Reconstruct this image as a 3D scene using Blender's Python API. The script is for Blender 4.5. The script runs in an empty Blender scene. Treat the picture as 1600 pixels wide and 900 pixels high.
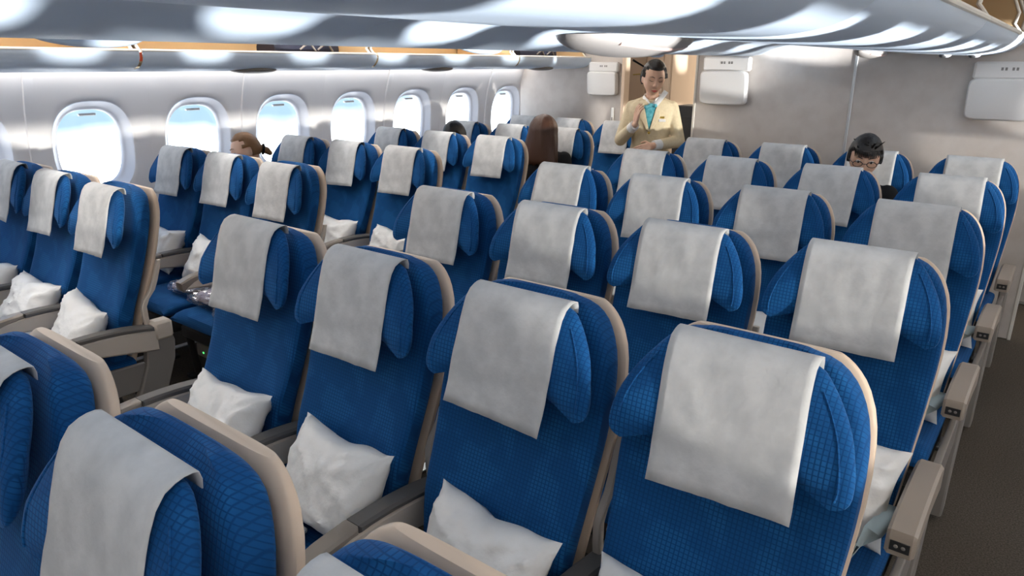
import bpy, math, random
from math import sin, cos, pi, radians as R, sqrt
from mathutils import Vector, Matrix, noise
rnd = random.Random(7)
scene = bpy.context.scene
C = scene.collection

# ------------------------------------------------------------------ camera
cam = bpy.data.objects.new('camera', bpy.data.cameras.new('camera')); C.objects.link(cam)
cam.data.sensor_width = 36.0
cam.data.lens = 36.0 * 1110 / 1600
cam.data.clip_start = 0.05
cam.location = (1.997, -1.259, 1.672)
cam.rotation_euler = (Matrix.Rotation(0.658, 4, 'Z') @ Matrix.Rotation(pi/2 - 0.307, 4, 'X') @ Matrix.Rotation(0.004, 4, 'Z')).to_euler()
scene.camera = cam

# ------------------------------------------------------------------ world: hazy sky, aircraft in a shallow bank
BANK = 8.0
w = bpy.data.worlds.new('World'); scene.world = w; w.use_nodes = True
nt = w.node_tree; nt.nodes.clear()
def N(nt, t, **kw):
    n = nt.nodes.new(t)
    for k, v in kw.items(): setattr(n, k, v)
    return n
tc = N(nt, 'ShaderNodeTexCoord'); mp = N(nt, 'ShaderNodeMapping'); mp.inputs['Rotation'].default_value = (0, R(BANK), 0)
sep = N(nt, 'ShaderNodeSeparateXYZ'); nz = N(nt, 'ShaderNodeTexNoise'); nz.inputs['Scale'].default_value = 5; nz.inputs['Detail'].default_value = 4
ma = N(nt, 'ShaderNodeMath', operation='MULTIPLY_ADD'); ma.inputs[1].default_value = 0.10
ramp = N(nt, 'ShaderNodeValToRGB')
cr = ramp.color_ramp
cr.elements[0].position = 0.0; cr.elements[0].color = (0.92, 0.95, 1.0, 1)
cr.elements[1].position = 1.0; cr.elements[1].color = (0.05, 0.14, 0.32, 1)
for p, c in ((0.530, (0.95, 0.98, 1.0, 1)), (0.553, (0.105, 0.150, 0.175, 1)), (0.66, (0.07, 0.14, 0.21, 1))):
    e = cr.elements.new(p); e.color = c
mr = N(nt, 'ShaderNodeMapRange'); mr.inputs[1].default_value = -1; mr.inputs[2].default_value = 1
bg = N(nt, 'ShaderNodeBackground'); bg.inputs['Strength'].default_value = 4.5
wo = N(nt, 'ShaderNodeOutputWorld')
L = nt.links.new
L(tc.outputs['Generated'], mp.inputs['Vector']); L(mp.outputs['Vector'], sep.inputs[0]); L(mp.outputs['Vector'], nz.inputs['Vector'])
L(nz.outputs['Fac'], ma.inputs[0]); L(sep.outputs['Z'], ma.inputs[2]); L(ma.outputs[0], mr.inputs[0]); L(mr.outputs[0], ramp.inputs[0])
L(ramp.outputs[0], bg.inputs['Color']); L(bg.outputs[0], wo.inputs[0])

# ------------------------------------------------------------------ sun through the starboard windows, and its glint off the wing
def sun(name, d, strength, angle, col):
    l = bpy.data.lights.new(name, 'SUN'); l.energy = strength; l.angle = R(angle); l.color = col
    o = bpy.data.objects.new(name, l); C.objects.link(o)
    o.rotation_euler = Vector(d).to_track_quat('-Z', 'Y').to_euler(); o.location = (6, 0, 1)
sun('sun', (-1, 0.24, 0.012), 3.2, 0.8, (1.0, 0.93, 0.82))
sun('sun_glint_off_wing', (-1, 0.26, 0.120), 5.0, 0.9, (1.0, 0.96, 0.90))
sun('sun_glint_off_cloud', (-1, 0.30, 0.190), 14.0, 0.9, (1.0, 0.97, 0.93))

# ------------------------------------------------------------------ exposure
vs = scene.view_settings
vs.view_transform = 'Standard'; vs.look = 'None'; vs.gamma = 1; vs.use_curve_mapping = False
vs.exposure = 0.45

# ------------------------------------------------------------------ materials
def mat(name, col, rough=0.6, spec=0.3, **kw):
    m = bpy.data.materials.new(name); m.use_nodes = True
    b = m.node_tree.nodes['Principled BSDF']
    b.inputs['Base Color'].default_value = (*col, 1); b.inputs['Roughness'].default_value = rough
    b.inputs['Specular IOR Level'].default_value = spec
    for k, v in kw.items(): b.inputs[k].default_value = v
    return m
def bsdf(m): return m.node_tree.nodes['Principled BSDF']
def mottled(name, c1, c2, scale, rough=0.6, spec=0.3, detail=4, bump=0.0, bscale=None, lo=0.35, hi=0.65, **kw):
    m = mat(name, c1, rough, spec, **kw); nt = m.node_tree; b = bsdf(m)
    t = N(nt, 'ShaderNodeTexCoord'); n = N(nt, 'ShaderNodeTexNoise'); n.inputs['Scale'].default_value = scale; n.inputs['Detail'].default_value = detail
    r = N(nt, 'ShaderNodeValToRGB'); r.color_ramp.elements[0].position = lo; r.color_ramp.elements[1].position = hi
    r.color_ramp.elements[0].color = (*c1, 1); r.color_ramp.elements[1].color = (*c2, 1)
    nt.links.new(t.outputs['Object'], n.inputs['Vector']); nt.links.new(n.outputs['Fac'], r.inputs[0]); nt.links.new(r.outputs[0], b.inputs['Base Color'])
    if bump:
        n2 = N(nt, 'ShaderNodeTexNoise'); n2.inputs['Scale'].default_value = bscale or scale; n2.inputs['Detail'].default_value = 5
        bp = N(nt, 'ShaderNodeBump'); bp.inputs['Strength'].default_value = bump; bp.inputs['Distance'].default_value = 0.01
        nt.links.new(t.outputs['Object'], n2.inputs['Vector']); nt.links.new(n2.outputs['Fac'], bp.inputs['Height']); nt.links.new(bp.outputs[0], b.inputs['Normal'])
    return m
def fabric(name, c_dark, c_mid, c_light):
    m = mat(name, c_mid, 0.85, 0.15); nt = m.node_tree; b = bsdf(m)
    b.inputs['Sheen Weight'].default_value = 0.25; b.inputs['Sheen Roughness'].default_value = 0.4; b.inputs['Sheen Tint'].default_value = (0.25, 0.5, 1, 1)
    t = N(nt, 'ShaderNodeTexCoord'); s = N(nt, 'ShaderNodeSeparateXYZ'); cb = N(nt, 'ShaderNodeCombineXYZ')
    ad = N(nt, 'ShaderNodeMath', operation='MULTIPLY_ADD'); ad.inputs[1].default_value = 0.8
    nt.links.new(t.outputs['Object'], s.inputs[0]); nt.links.new(s.outputs['X'], cb.inputs[0])
    nt.links.new(s.outputs['Y'], ad.inputs[0]); nt.links.new(s.outputs['Z'], ad.inputs[2]); nt.links.new(ad.outputs[0], cb.inputs[1])
    br = N(nt, 'ShaderNodeTexBrick', offset=0.0); br.inputs['Scale'].default_value = 1.0
    br.inputs['Brick Width'].default_value = 0.0098; br.inputs['Row Height'].default_value = 0.0115; br.inputs['Mortar Size'].default_value = 0.0019; br.inputs['Mortar Smooth'].default_value = 0.8
    nt.links.new(cb.outputs[0], br.inputs['Vector'])
    no = N(nt, 'ShaderNodeTexNoise'); no.inputs['Scale'].default_value = 13; no.inputs['Detail'].default_value = 1.0
    nt.links.new(t.outputs['Object'], no.inputs['Vector'])
    rp = N(nt, 'ShaderNodeValToRGB'); rp.color_ramp.elements[0].position = 0.50; rp.color_ramp.elements[1].position = 0.60
    rp.color_ramp.elements[0].color = (*c_mid, 1); rp.color_ramp.elements[1].color = (*c_light, 1)
    nt.links.new(no.outputs['Fac'], rp.inputs[0])
    mx = N(nt, 'ShaderNodeMix', data_type='RGBA'); mx.inputs[7].default_value = (*c_dark, 1)
    nt.links.new(br.outputs['Fac'], mx.inputs[0]); nt.links.new(rp.outputs[0], mx.inputs[6]); nt.links.new(mx.outputs[2], b.inputs['Base Color'])
    bp = N(nt, 'ShaderNodeBump'); bp.inputs['Strength'].default_value = 0.25; bp.inputs['Distance'].default_value = 0.0015; bp.invert = True
    nt.links.new(br.outputs['Fac'], bp.inputs['Height']); nt.links.new(bp.outputs[0], b.inputs['Normal'])
    return m
def clear(name, col=(1, 1, 1), gloss=0.06, rough=0.05):
    m = bpy.data.materials.new(name); m.use_nodes = True; nt = m.node_tree; nt.nodes.clear()
    t = N(nt, 'ShaderNodeBsdfTransparent'); t.inputs[0].default_value = (*col, 1)
    g = N(nt, 'ShaderNodeBsdfGlossy'); g.inputs['Roughness'].default_value = rough
    x = N(nt, 'ShaderNodeMixShader'); x.inputs[0].default_value = gloss; o = N(nt, 'ShaderNodeOutputMaterial')
    nt.links.new(t.outputs[0], x.inputs[1]); nt.links.new(g.outputs[0], x.inputs[2]); nt.links.new(x.outputs[0], o.inputs[0])
    return m
def emit(name, col, s):
    m = bpy.data.materials.new(name); m.use_nodes = True; nt = m.node_tree; nt.nodes.clear()
    e = N(nt, 'ShaderNodeEmission'); e.inputs[0].default_value = (*col, 1); e.inputs[1].default_value = s
    o = N(nt, 'ShaderNodeOutputMaterial'); nt.links.new(e.outputs[0], o.inputs[0]); return m

M = dict(
    fabric=fabric('blue_fabric', (0.004, 0.050, 0.170), (0.006, 0.073, 0.230), (0.010, 0.100, 0.285)),
    cover=mottled('cover_paper', (0.475, 0.485, 0.495), (0.60, 0.605, 0.61), 15, 0.9, 0.1, 6, 0.15, 60),
    beige=mat('beige_shell', (0.66, 0.52, 0.40), 0.38, 0.4),
    armb=mat('arm_beige', (0.60, 0.53, 0.455), 0.42, 0.4),
    pad=mat('arm_pad', (0.125, 0.118, 0.112), 0.45, 0.4),
    tip=mat('arm_tip', (0.26, 0.22, 0.185), 0.30, 0.5),
    taupe=mat('aisle_arm_taupe', (0.34, 0.29, 0.245), 0.45, 0.4),
    dark=mat('dark_metal', (0.03, 0.03, 0.032), 0.5, 0.4),
    grey=mat('grey_plastic', (0.23, 0.21, 0.195), 0.5, 0.35),
    wall=mat('sidewall_plastic', (0.74, 0.73, 0.74), 0.5, 0.35),
    bezel=mat('window_bezel', (0.60, 0.61, 0.66), 0.4, 0.4),
    bin=mat('bin_shell', (0.66, 0.78, 0.93), 0.45, 0.25),
    lip=mat('bin_lip', (0.80, 0.78, 0.72), 0.4, 0.4),
    liner=mat('bin_liner', (0.62, 0.45, 0.26), 0.7, 0.2),
    bulk=mottled('bulkhead_laminate', (0.56, 0.51, 0.475), (0.62, 0.575, 0.54), 9, 0.40, 0.4, 8, lo=0.3, hi=0.6),
    seam=mat('aluminium_seam', (0.62, 0.65, 0.68), 0.3, 0.5, Metallic=0.7),
    monitor=mat('monitor_case', (0.78, 0.765, 0.75), 0.35, 0.4),
    closet=mat('closet_laminate', (0.74, 0.58, 0.44), 0.5, 0.3),
    carpet=mottled('carpet', (0.060, 0.051, 0.042), (0.125, 0.108, 0.090), 170, 0.95, 0.1, 3, 0.5, 300),
    pillow=mottled('pillow_wrap', (0.80, 0.80, 0.79), (0.86, 0.86, 0.85), 8, 0.33, 0.5, 4, 0.22, 45),
    glass=clear('window_glass', (0.97, 0.985, 1.0), 0.04),
    wrap=clear('clear_plastic', (0.93, 0.94, 0.97), 0.22, 0.14),
    blanket=mottled('blanket_mauve', (0.24, 0.20, 0.27), (0.36, 0.32, 0.40), 30, 0.9, 0.1),
    teal=mat('teal_print', (0.02, 0.42, 0.52), 0.5, 0.3),
    belt=mat('belt_webbing', (0.42, 0.52, 0.55), 0.7, 0.2),
    black=mat('black_cloth', (0.010, 0.010, 0.012), 0.8, 0.2),
    bag=mat('bag_navy', (0.012, 0.014, 0.03), 0.6, 0.3),
    red=mat('red_tab', (0.75, 0.10, 0.03), 0.5, 0.3),
    pink=mat('psu_pink', (0.60, 0.42, 0.38), 0.35, 0.4),
    psu=mat('psu_shell', (0.30, 0.28, 0.268), 0.35, 0.4),
    skin=mat('skin', (0.70, 0.45, 0.33), 0.5, 0.3, **{'Subsurface Weight': 0.08, 'Subsurface Radius': (0.02, 0.008, 0.004)}),
    skin2=mat('skin_tan', (0.50, 0.25, 0.145), 0.5, 0.3),
    lips=mat('lips', (0.55, 0.11, 0.10), 0.4, 0.4),
    eyew=mat('eye_white', (0.75, 0.73, 0.70), 0.3, 0.5),
    hairk=mat('hair_black', (0.012, 0.010, 0.010), 0.38, 0.5),
    hairb=mat('hair_brown', (0.050, 0.019, 0.010), 0.42, 0.4),
    hairl=mat('hair_light_brown', (0.20, 0.095, 0.035), 0.42, 0.4),
    cream=mottled('cream_jacket', (0.66, 0.56, 0.38), (0.71, 0.61, 0.43), 60, 0.8, 0.15),
    white=mat('white_cotton', (0.80, 0.80, 0.80), 0.8, 0.2),
    scarf=mottled('teal_scarf', (0.05, 0.30, 0.38), (0.16, 0.48, 0.55), 35, 0.45, 0.4),
    gold=mat('gold_badge', (0.55, 0.38, 0.08), 0.35, 0.5, Metallic=0.6),
    led=emit('cabin_wash_led', (1.0, 0.97, 0.93), 12.5),
    led3=emit('sidewall_wash_led', (0.95, 0.97, 1.0), 6.0),
    led4=emit('aisle_led', (1.0, 0.96, 0.90), 1.3),
    led2=emit('galley_light', (1.0, 0.86, 0.68), 7.0),
    green=emit('seat_power_led', (0.1, 1.0, 0.2), 1.2),
    ink=mat('printed_ink', (0.25, 0.24, 0.23), 0.6, 0.2),
)
# strands in the hair
for k in ('hairk', 'hairb', 'hairl'):
    m = M[k]; nt_ = m.node_tree; t = N(nt_, 'ShaderNodeTexCoord'); mpn = N(nt_, 'ShaderNodeMapping'); mpn.inputs['Scale'].default_value = (220, 220, 10)
    n_ = N(nt_, 'ShaderNodeTexNoise'); n_.inputs['Scale'].default_value = 1; bp = N(nt_, 'ShaderNodeBump'); bp.inputs['Strength'].default_value = 0.5; bp.inputs['Distance'].default_value = 0.004
    nt_.links.new(t.outputs['Object'], mpn.inputs[0]); nt_.links.new(mpn.outputs[0], n_.inputs['Vector']); nt_.links.new(n_.outputs['Fac'], bp.inputs['Height']); nt_.links.new(bp.outputs[0], bsdf(m).inputs['Normal'])

# ------------------------------------------------------------------ mesh helpers
class MB:
    def __init__(s): s.v = []; s.f = []
    def add(s, v, f):
        o = len(s.v); s.v += [tuple(p) for p in v]; s.f += [tuple(i + o for i in q) for q in f]; return s
    def box(s, x0, x1, y0, y1, z0, z1, b=0.0):
        if b <= 0:
            v = [(x, y, z) for z in (z0, z1) for y in (y0, y1) for x in (x0, x1)]
            return s.add(v, [(0, 2, 3, 1), (4, 5, 7, 6), (0, 1, 5, 4), (2, 6, 7, 3), (0, 4, 6, 2), (1, 3, 7, 5)])
        # chamfered box
        v = []; f = []
        X = (x0, x1); Y = (y0, y1); Z = (z0, z1)
        idx = {}
        for i in (0, 1):
            for j in (0, 1):
                for k in (0, 1):
                    sx, sy, sz = (1 - 2*i)*b, (1 - 2*j)*b, (1 - 2*k)*b
                    for a, p in enumerate(((X[i], Y[j]+sy, Z[k]+sz), (X[i]+sx, Y[j], Z[k]+sz), (X[i]+sx, Y[j]+sy, Z[k]))):
                        idx[i, j, k, a] = len(v); v.append(p)
        g = lambda i, j, k, a: idx[i, j, k, a]
        for i in (0, 1):
            q = [g(i, 0, 0, 0), g(i, 1, 0, 0), g(i, 1, 1, 0), g(i, 0, 1, 0)]; f.append(q if i else q[::-1])
            q = [g(0, i, 0, 1), g(0, i, 1, 1), g(1, i, 1, 1), g(1, i, 0, 1)]; f.append(q if i else q[::-1])
            q = [g(0, 0, i, 2), g(1, 0, i, 2), g(1, 1, i, 2), g(0, 1, i, 2)]; f.append(q if i else q[::-1])
        for i in (0, 1):
            for j in (0, 1):
                f.append([g(i, j, 0, 0), g(i, j, 1, 0), g(i, j, 1, 1), g(i, j, 0, 1)])
                f.append([g(i, 0, j, 0), g(i, 1, j, 0), g(i, 1, j, 2), g(i, 0, j, 2)])
                f.append([g(0, i, j, 1), g(1, i, j, 1), g(1, i, j, 2), g(0, i, j, 2)])
        for i in (0, 1):
            for j in (0, 1):
                for k in (0, 1): f.append([g(i, j, k, 0), g(i, j, k, 1), g(i, j, k, 2)])
        return s.add(v, f)
    def loft(s, rings, cap=True, closed=True):
        n = len(rings[0]); v = [p for r in rings for p in r]; f = []
        for i in range(len(rings) - 1):
            for j in range(n if closed else n - 1):
                k = (j + 1) % n; f.append((i*n + j, i*n + k, (i+1)*n + k, (i+1)*n + j))
        if cap and closed:
            f.append(tuple(range(n))[::-1]); f.append(tuple((len(rings)-1)*n + j for j in range(n)))
        return s.add(v, f)
    def grid(s, P):   # P[i][j] points
        n = len(P[0]); v = [p for r in P for p in r]
        return s.add(v, [(i*n+j, i*n+j+1, (i+1)*n+j+1, (i+1)*n+j) for i in range(len(P)-1) for j in range(n-1)])
    def tube(s, pts, rad, n=10, sx=1.0, sy=1.0):
        pts = [Vector(p) for p in pts]; rings = []
        up = Vector((0.0, 0.0, 1.0))
        for i, p in enumerate(pts):
            d = (pts[min(i+1, len(pts)-1)] - pts[max(i-1, 0)]).normalized()
            a = d.cross(up)
            if a.length < 1e-3: a = d.cross(Vector((1, 0, 0)))
            a.normalize(); b = a.cross(d)
            r = rad[i] if hasattr(rad, '__len__') else rad
            rings.append([p + a*cos(2*pi*k/n)*r*sx + b*sin(2*pi*k/n)*r*sy for k in range(n)])
        return s.loft(rings)
    def sphere(s, c, r, mtx=None, nu=20, nv=12, fn=None):
        c = Vector(c); r = r if hasattr(r, '__len__') else (r, r, r); rings = []
        v = []; f = []
        for i in range(1, nv):
            th = pi*i/nv
            for j in range(nu):
                ph = 2*pi*j/nu; v.append(Vector((sin(th)*cos(ph), sin(th)*sin(ph), cos(th))))
        v += [Vector((0, 0, 1)), Vector((0, 0, -1))]
        for i in range(nv - 2):
            for j in range(nu):
                k = (j+1) % nu; f.append((i*nu+j, (i+1)*nu+j, (i+1)*nu+k, i*nu+k))
        t, b = len(v)-2, len(v)-1
        for j in range(nu):
            k = (j+1) % nu; f.append((t, j, k)); f.append((b, (nv-2)*nu+k, (nv-2)*nu+j))
        out = []
        for p in v:
            q = Vector((p.x*r[0], p.y*r[1], p.z*r[2]))
            if fn: q = fn(q)
            if mtx: q = mtx @ q
            out.append(c + q)
        return s.add(out, f)
    def cone(s, a, b, ra, rb, n=12):       # tapered capsule
        a, b = Vector(a), Vector(b); d = (b - a); ln = d.length; d = d.normalized()
        x = d.orthogonal().normalized(); y = d.cross(x); rings = []
        for t in (-1, -0.85, -0.5): rings.append((a + d*ra*t, ra*sqrt(max(1-t*t, 0.0004))))
        rings.append((a, ra)); rings.append((b, rb))
        for t in (0.5, 0.85, 1): rings.append((b + d*rb*t, rb*sqrt(max(1-t*t, 0.0004))))
        return s.loft([[p + x*cos(2*pi*k/n)*r + y*sin(2*pi*k/n)*r for k in range(n)] for p, r in rings])
    def mesh(s, name):
        m = bpy.data.meshes.new(name); m.from_pydata([tuple(p) for p in s.v], [], s.f); m.validate(); m.update()
        import bmesh
        bm = bmesh.new(); bm.from_mesh(m); bmesh.ops.recalc_face_normals(bm, faces=bm.faces); bm.to_mesh(m); bm.free()
        return m

def link(name, me, parent=None, loc=None, rot=None):
    o = bpy.data.objects.new(name, me); C.objects.link(o)
    if parent is not None: o.parent = parent
    if loc is not None: o.location = loc
    if rot is not None: o.rotation_euler = rot
    return o
def smooth(me, ang=40):
    for p in me.polygons: p.use_smooth = True
    try: me.set_sharp_from_angle(angle=R(ang))
    except Exception: pass
def build(mb, name, m, parent=None, sm=True, ang=40, sub=0, bevel=0, solid=0, **kw):
    me = mb.mesh(name) if isinstance(mb, MB) else mb
    me.materials.clear(); me.materials.append(M[m] if isinstance(m, str) else m)
    if sm: smooth(me, ang)
    o = link(name, me, parent, **kw)
    if solid:
        s = o.modifiers.new('solid', 'SOLIDIFY'); s.thickness = solid; s.offset = 0
    if bevel:
        b = o.modifiers.new('bevel', 'BEVEL'); b.width = bevel; b.segments = 2; b.limit_method = 'ANGLE'
    if sub:
        s = o.modifiers.new('sub', 'SUBSURF'); s.levels = sub; s.render_levels = sub
    return o
def tag(o, label=None, cat=None, group=None, kind=None):
    if label: o['label'] = label
    if cat: o['category'] = cat
    if group: o['group'] = group
    if kind: o['kind'] = kind
    return o
def empty(name, loc=(0, 0, 0), rz=0.0):
    o = bpy.data.objects.new(name, None); C.objects.link(o); o.location = loc; o.rotation_euler = (0, 0, rz); o.empty_display_size = 0.1; return o
def copy_tree(o, parent=None):
    c = o.copy(); C.objects.link(c); c.parent = parent
    for ch in list(o.children): copy_tree(ch, c)
    return c
def lerp(tab, t):
    for (a, va), (b, vb) in zip(tab, tab[1:]):
        if t <= b:
            k = (t - a)/(b - a) if b > a else 0; k = min(max(k, 0), 1); return va + (vb - va)*k
    return tab[-1][1]
def slerp(tab, t):  # smooth (Catmull-Rom) interpolation of a table
    n = len(tab)
    if t <= tab[0][0]: return tab[0][1]
    if t >= tab[-1][0]: return tab[-1][1]
    for i in range(n-1):
        if t <= tab[i+1][0]:
            x0, y0 = tab[i]; x1, y1 = tab[i+1]; h = x1-x0; k = (t-x0)/h
            m0 = (y1 - tab[i-1][1])/(x1 - tab[i-1][0]) if i > 0 else (y1-y0)/h
            m1 = (tab[i+2][1]-y0)/(tab[i+2][0]-x0) if i+2 < n else (y1-y0)/h
            return (2*k**3-3*k**2+1)*y0 + (k**3-2*k**2+k)*h*m0 + (-2*k**3+3*k**2)*y1 + (k**3-k**2)*h*m1
def sring(z, hw, hd, yc, n=2.6, cnt=32, bend=0.0, xo=0.0):
    out = []
    for k in range(cnt):
        a = 2*pi*k/cnt; ca, sa = cos(a), sin(a)
        x = abs(ca)**(2/n)*(1 if ca >= 0 else -1); y = abs(sa)**(2/n)*(1 if sa >= 0 else -1)
        out.append((xo + x*hw, yc + y*hd + bend*x*x, z))
    return out

# ================================================================== SETTING
XC = 0.795                      # centre line of the cabin
XL = -2.75; XR = 2*XC - XL
Y0, Y1 = -6.0, 11.5             # cabin extent
WP = 0.685; WY0 = 0.69          # window pitch / first window in view
YB_C, YB_L = 4.02, 4.97         # centre and port bulkheads
WALL = [(0.0, -2.56), (0.35, -2.70), (0.75, -2.775), (1.1, -2.785), (1.38, -2.745), (1.60, -2.675), (1.75, -2.66), (2.6, -2.66)]
def wx(z): return slerp(WALL, z)

# floor
fl = MB(); fl.box(XL - 0.2, XR + 0.2, Y0, Y1, -0.06, 0.0)
tag(build(fl, 'floor', 'carpet', sm=False), 'dark brown speckled carpet on the cabin floor', 'floor', kind='structure')
# seat tracks on the floor
for i, x in enumerate((-2.1, -1.3, 0.05, 0.55, 1.05, 1.6)):
    b = MB(); b.box(x - 0.02, x + 0.02, Y0 + 0.1, YB_C - 0.1, 0.0, 0.006)
    tag(build(b, 'trim_%d' % (i + 20), 'seam', sm=False), 'thin metal seat track strip on the floor', 'seat track', 'seat tracks set in the floor', 'structure')

# side walls with their windows
def sup(a, rx, rz, n=2.7):
    ca, sa = cos(a), sin(a); return (abs(ca)**(2/n)*(1 if ca >= 0 else -1)*rx, abs(sa)**(2/n)*(1 if sa >= 0 else -1)*rz)
WZ = 1.155
def side_x(z, side, out=0.0):
    x = wx(z) - out
    return x if side < 0 else 2*XC - x
def window_panel(side):
    mb = MB(); n = 48; z0, z1 = 0.62, 1.64
    rings = []
    hy = WP/2
    def rect(a):
        ca, sa = cos(a), sin(a)
        up = z1 - WZ; dn = WZ - z0; zz = up if sa > 0 else dn
        t = min(hy/abs(ca) if abs(ca) > 1e-6 else 9, zz/abs(sa) if abs(sa) > 1e-6 else 9)
        return (ca*t, sa*t)
    angs = [2*pi*k/n for k in range(n)] + [math.atan2(z1 - WZ, hy), math.atan2(z1 - WZ, -hy), math.atan2(z0 - WZ, -hy) + 2*pi, math.atan2(z0 - WZ, hy) + 2*pi]
    angs = sorted(angs)
    O = [rect(a) for a in angs]; I = [sup(a, 0.235, 0.285) for a in angs]
    for t in (0, 0.2, 0.4, 0.6, 0.8, 0.93, 1.0):
        r = []
        for o, i in zip(O, I):
            y = o[0]*(1-t) + i[0]*t; z = WZ + o[1]*(1-t) + i[1]*t
            # gentle scallop around each window, as moulded sidewall panels have
            bulge = -0.012*(0.5 + 0.5*cos(2*pi*y/WP + pi)) * (1-t)
            r.append((side_x(z, side, 0.0) + (-1 if side < 0 else 1)*(bulge + (0.010 if t > 0.97 else 0)), y, z))
        rings.append(r)
    mb.loft(rings, cap=False)
    return mb
def window_bezel(side):
    mb = MB(); n = 48; rings = []
    sg = -1 if side < 0 else 1
    for rx, rz, d in ((0.237, 0.287, 0.004), (0.228, 0.278, 0.020), (0.212, 0.262, 0.045), (0.200, 0.250, 0.058), (0.192, 0.240, 0.062), (0.186, 0.234, 0.085)):
        r = []
        for k in range(n):
            y, z = sup(2*pi*k/n, rx, rz); r.append((side_x(WZ + z*1.0, side, 0) + sg*d, y, WZ + z - 0.002))
        rings.append(r)
    return mb.loft(rings, cap=False)
def window_pane(side):
    mb = MB(); n = 48; sg = -1 if side < 0 else 1
    rings = [[(side_x(WZ, side, 0) + sg*d, *((lambda q: (q[0], WZ + q[1]))(sup(2*pi*k/n, 0.195, 0.243)))) for k in range(n)] for d in (0.086, 0.090)]
    return mb.loft(rings)
def drawn_shade(zb):      # starboard blinds pulled down to a gap at the sill
    mb = MB(); n = 24; top = 0.236; P = []
    for i in range(9):
        z = top + (zb - top)*i/8; hwy = 0.192*max(0.02, 1 - (abs(z)/0.24)**2.7)**(1/2.7) + 0.004
        P.append([(side_x(WZ, 1) + 0.074, -hwy + 2*hwy*k/8, WZ + z) for k in range(9)])
    mb.grid(P); mb.box(side_x(WZ, 1) + 0.064, side_x(WZ, 1) + 0.078, -0.05, 0.05, WZ + zb, WZ + zb + 0.014, 0.003)
    return mb
wn = 0
PANEL = {s: window_panel(s).mesh('sidewall_panel') for s in (-1, 1)}
BEZ = {s: window_bezel(s).mesh('window_frame') for s in (-1, 1)}
PANE = {s: window_pane(s).mesh('pane') for s in (-1, 1)}
def shade_mb(side):
    sg = -1 if side < 0 else 1; mb = MB()
    # bottom edge of the raised blind with its pull tab, just under the top of the window
    mb.box(side_x(WZ, side) + sg*0.050 - 0.008, side_x(WZ, side) + sg*0.050 + 0.016, -0.05, 0.05, WZ + 0.196, WZ + 0.212, 0.004)
    return mb
SHADE = {s: shade_mb(s).mesh('window_shade') for s in (-1, 1)}
for s, nm in ((-1, 'wall_left'), (1, 'wall_right')):
    mb = MB()
    def strip(za, zb, n):
        P = []
        for i in range(n+1):
            z = za + (zb-za)*i/n; P.append([(side_x(z, s), Y0, z), (side_x(z, s), Y1, z)])
        mb.grid(P)
    strip(0.0, 0.62, 6); strip(1.64, 2.6, 5)
    k0 = int((Y0 - WY0)/WP) ; k1 = int((Y1 - WY0)/WP)
    ya = WY0 + (k0 - 0.5)*WP; yb = WY0 + (k1 + 0.5)*WP
    for a, b in ((Y0, ya), (yb, Y1)):
        P = []
        for i in range(9):
            z = 0.62 + 1.02*i/8; P.append([(side_x(z, s), a, z), (side_x(z, s), b, z)])
        mb.grid(P)
    wall = tag(build(mb, nm, 'wall', ang=60), ('port' if s < 0 else 'starboard') + ' cabin sidewall of pale moulded plastic panels', 'wall', kind='structure')
    for k in range(k0, k1 + 1):
        y = WY0 + k*WP
        build(PANEL[s], 'wall_panel', 'wall', wall, ang=70, loc=(0, y, 0))
        wn += 1
        o = empty('window_%d' % wn, (0, y, 0)); tag(o, 'oval cabin window in the %s sidewall' % ('left' if s < 0 else 'right'), 'window', 'cabin windows along the %s wall' % ('left' if s < 0 else 'right'), 'structure')
        build(BEZ[s], 'window_frame', 'bezel', o, ang=70)
        build(PANE[s], 'pane', 'glass', o, ang=30)
        if s < 0: build(SHADE[s], 'window_shade', 'monitor', o, ang=30)
        else: build(drawn_shade({3: 0.22}.get(k, 0.06)), 'window_shade', 'monitor', o, ang=30)
        # upright joint strip every second window
        if k % 2 == 0:
            mbs = MB(); P = []
            for i in range(17):
                z = 0.3 + 1.34*i/16; x = side_x(z, s); sg = 1 if s < 0 else -1
                P.append([(x - 0.002*sg, -WP/2 - 0.030, z), (x + 0.024*sg, -WP/2 - 0.024, z), (x + 0.028*sg, -WP/2, z), (x + 0.024*sg, -WP/2 + 0.024, z), (x - 0.002*sg, -WP/2 + 0.030, z)])
            mbs.grid(P); build(mbs, 'joint_strip', 'wall', wall, ang=30, loc=(0, y, 0))

# ceiling over the aisles (above the bins) and the end walls
mb = MB(); P = []
for i in range(17):
    x = XL - 0.1 + (XR - XL + 0.2)*i/16; P.append([(x, Y0, 2.34 - 0.02*abs(i-8)), (x, Y1, 2.34 - 0.02*abs(i-8))])
mb.grid(P); tag(build(mb, 'ceiling', 'wall', ang=60), 'pale cabin ceiling above the overhead bins', 'ceiling', kind='structure')
for nm, y in (('wall_front', Y0), ('wall_back', Y1)):
    mb = MB(); mb.box(XL - 0.2, XR + 0.2, y - 0.02, y + 0.02, 0, 2.5); tag(build(mb, nm, 'bulk', sm=False), 'bulkhead closing the %s of the cabin' % ('front' if y < 0 else 'far end'), 'wall', kind='structure')
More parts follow.
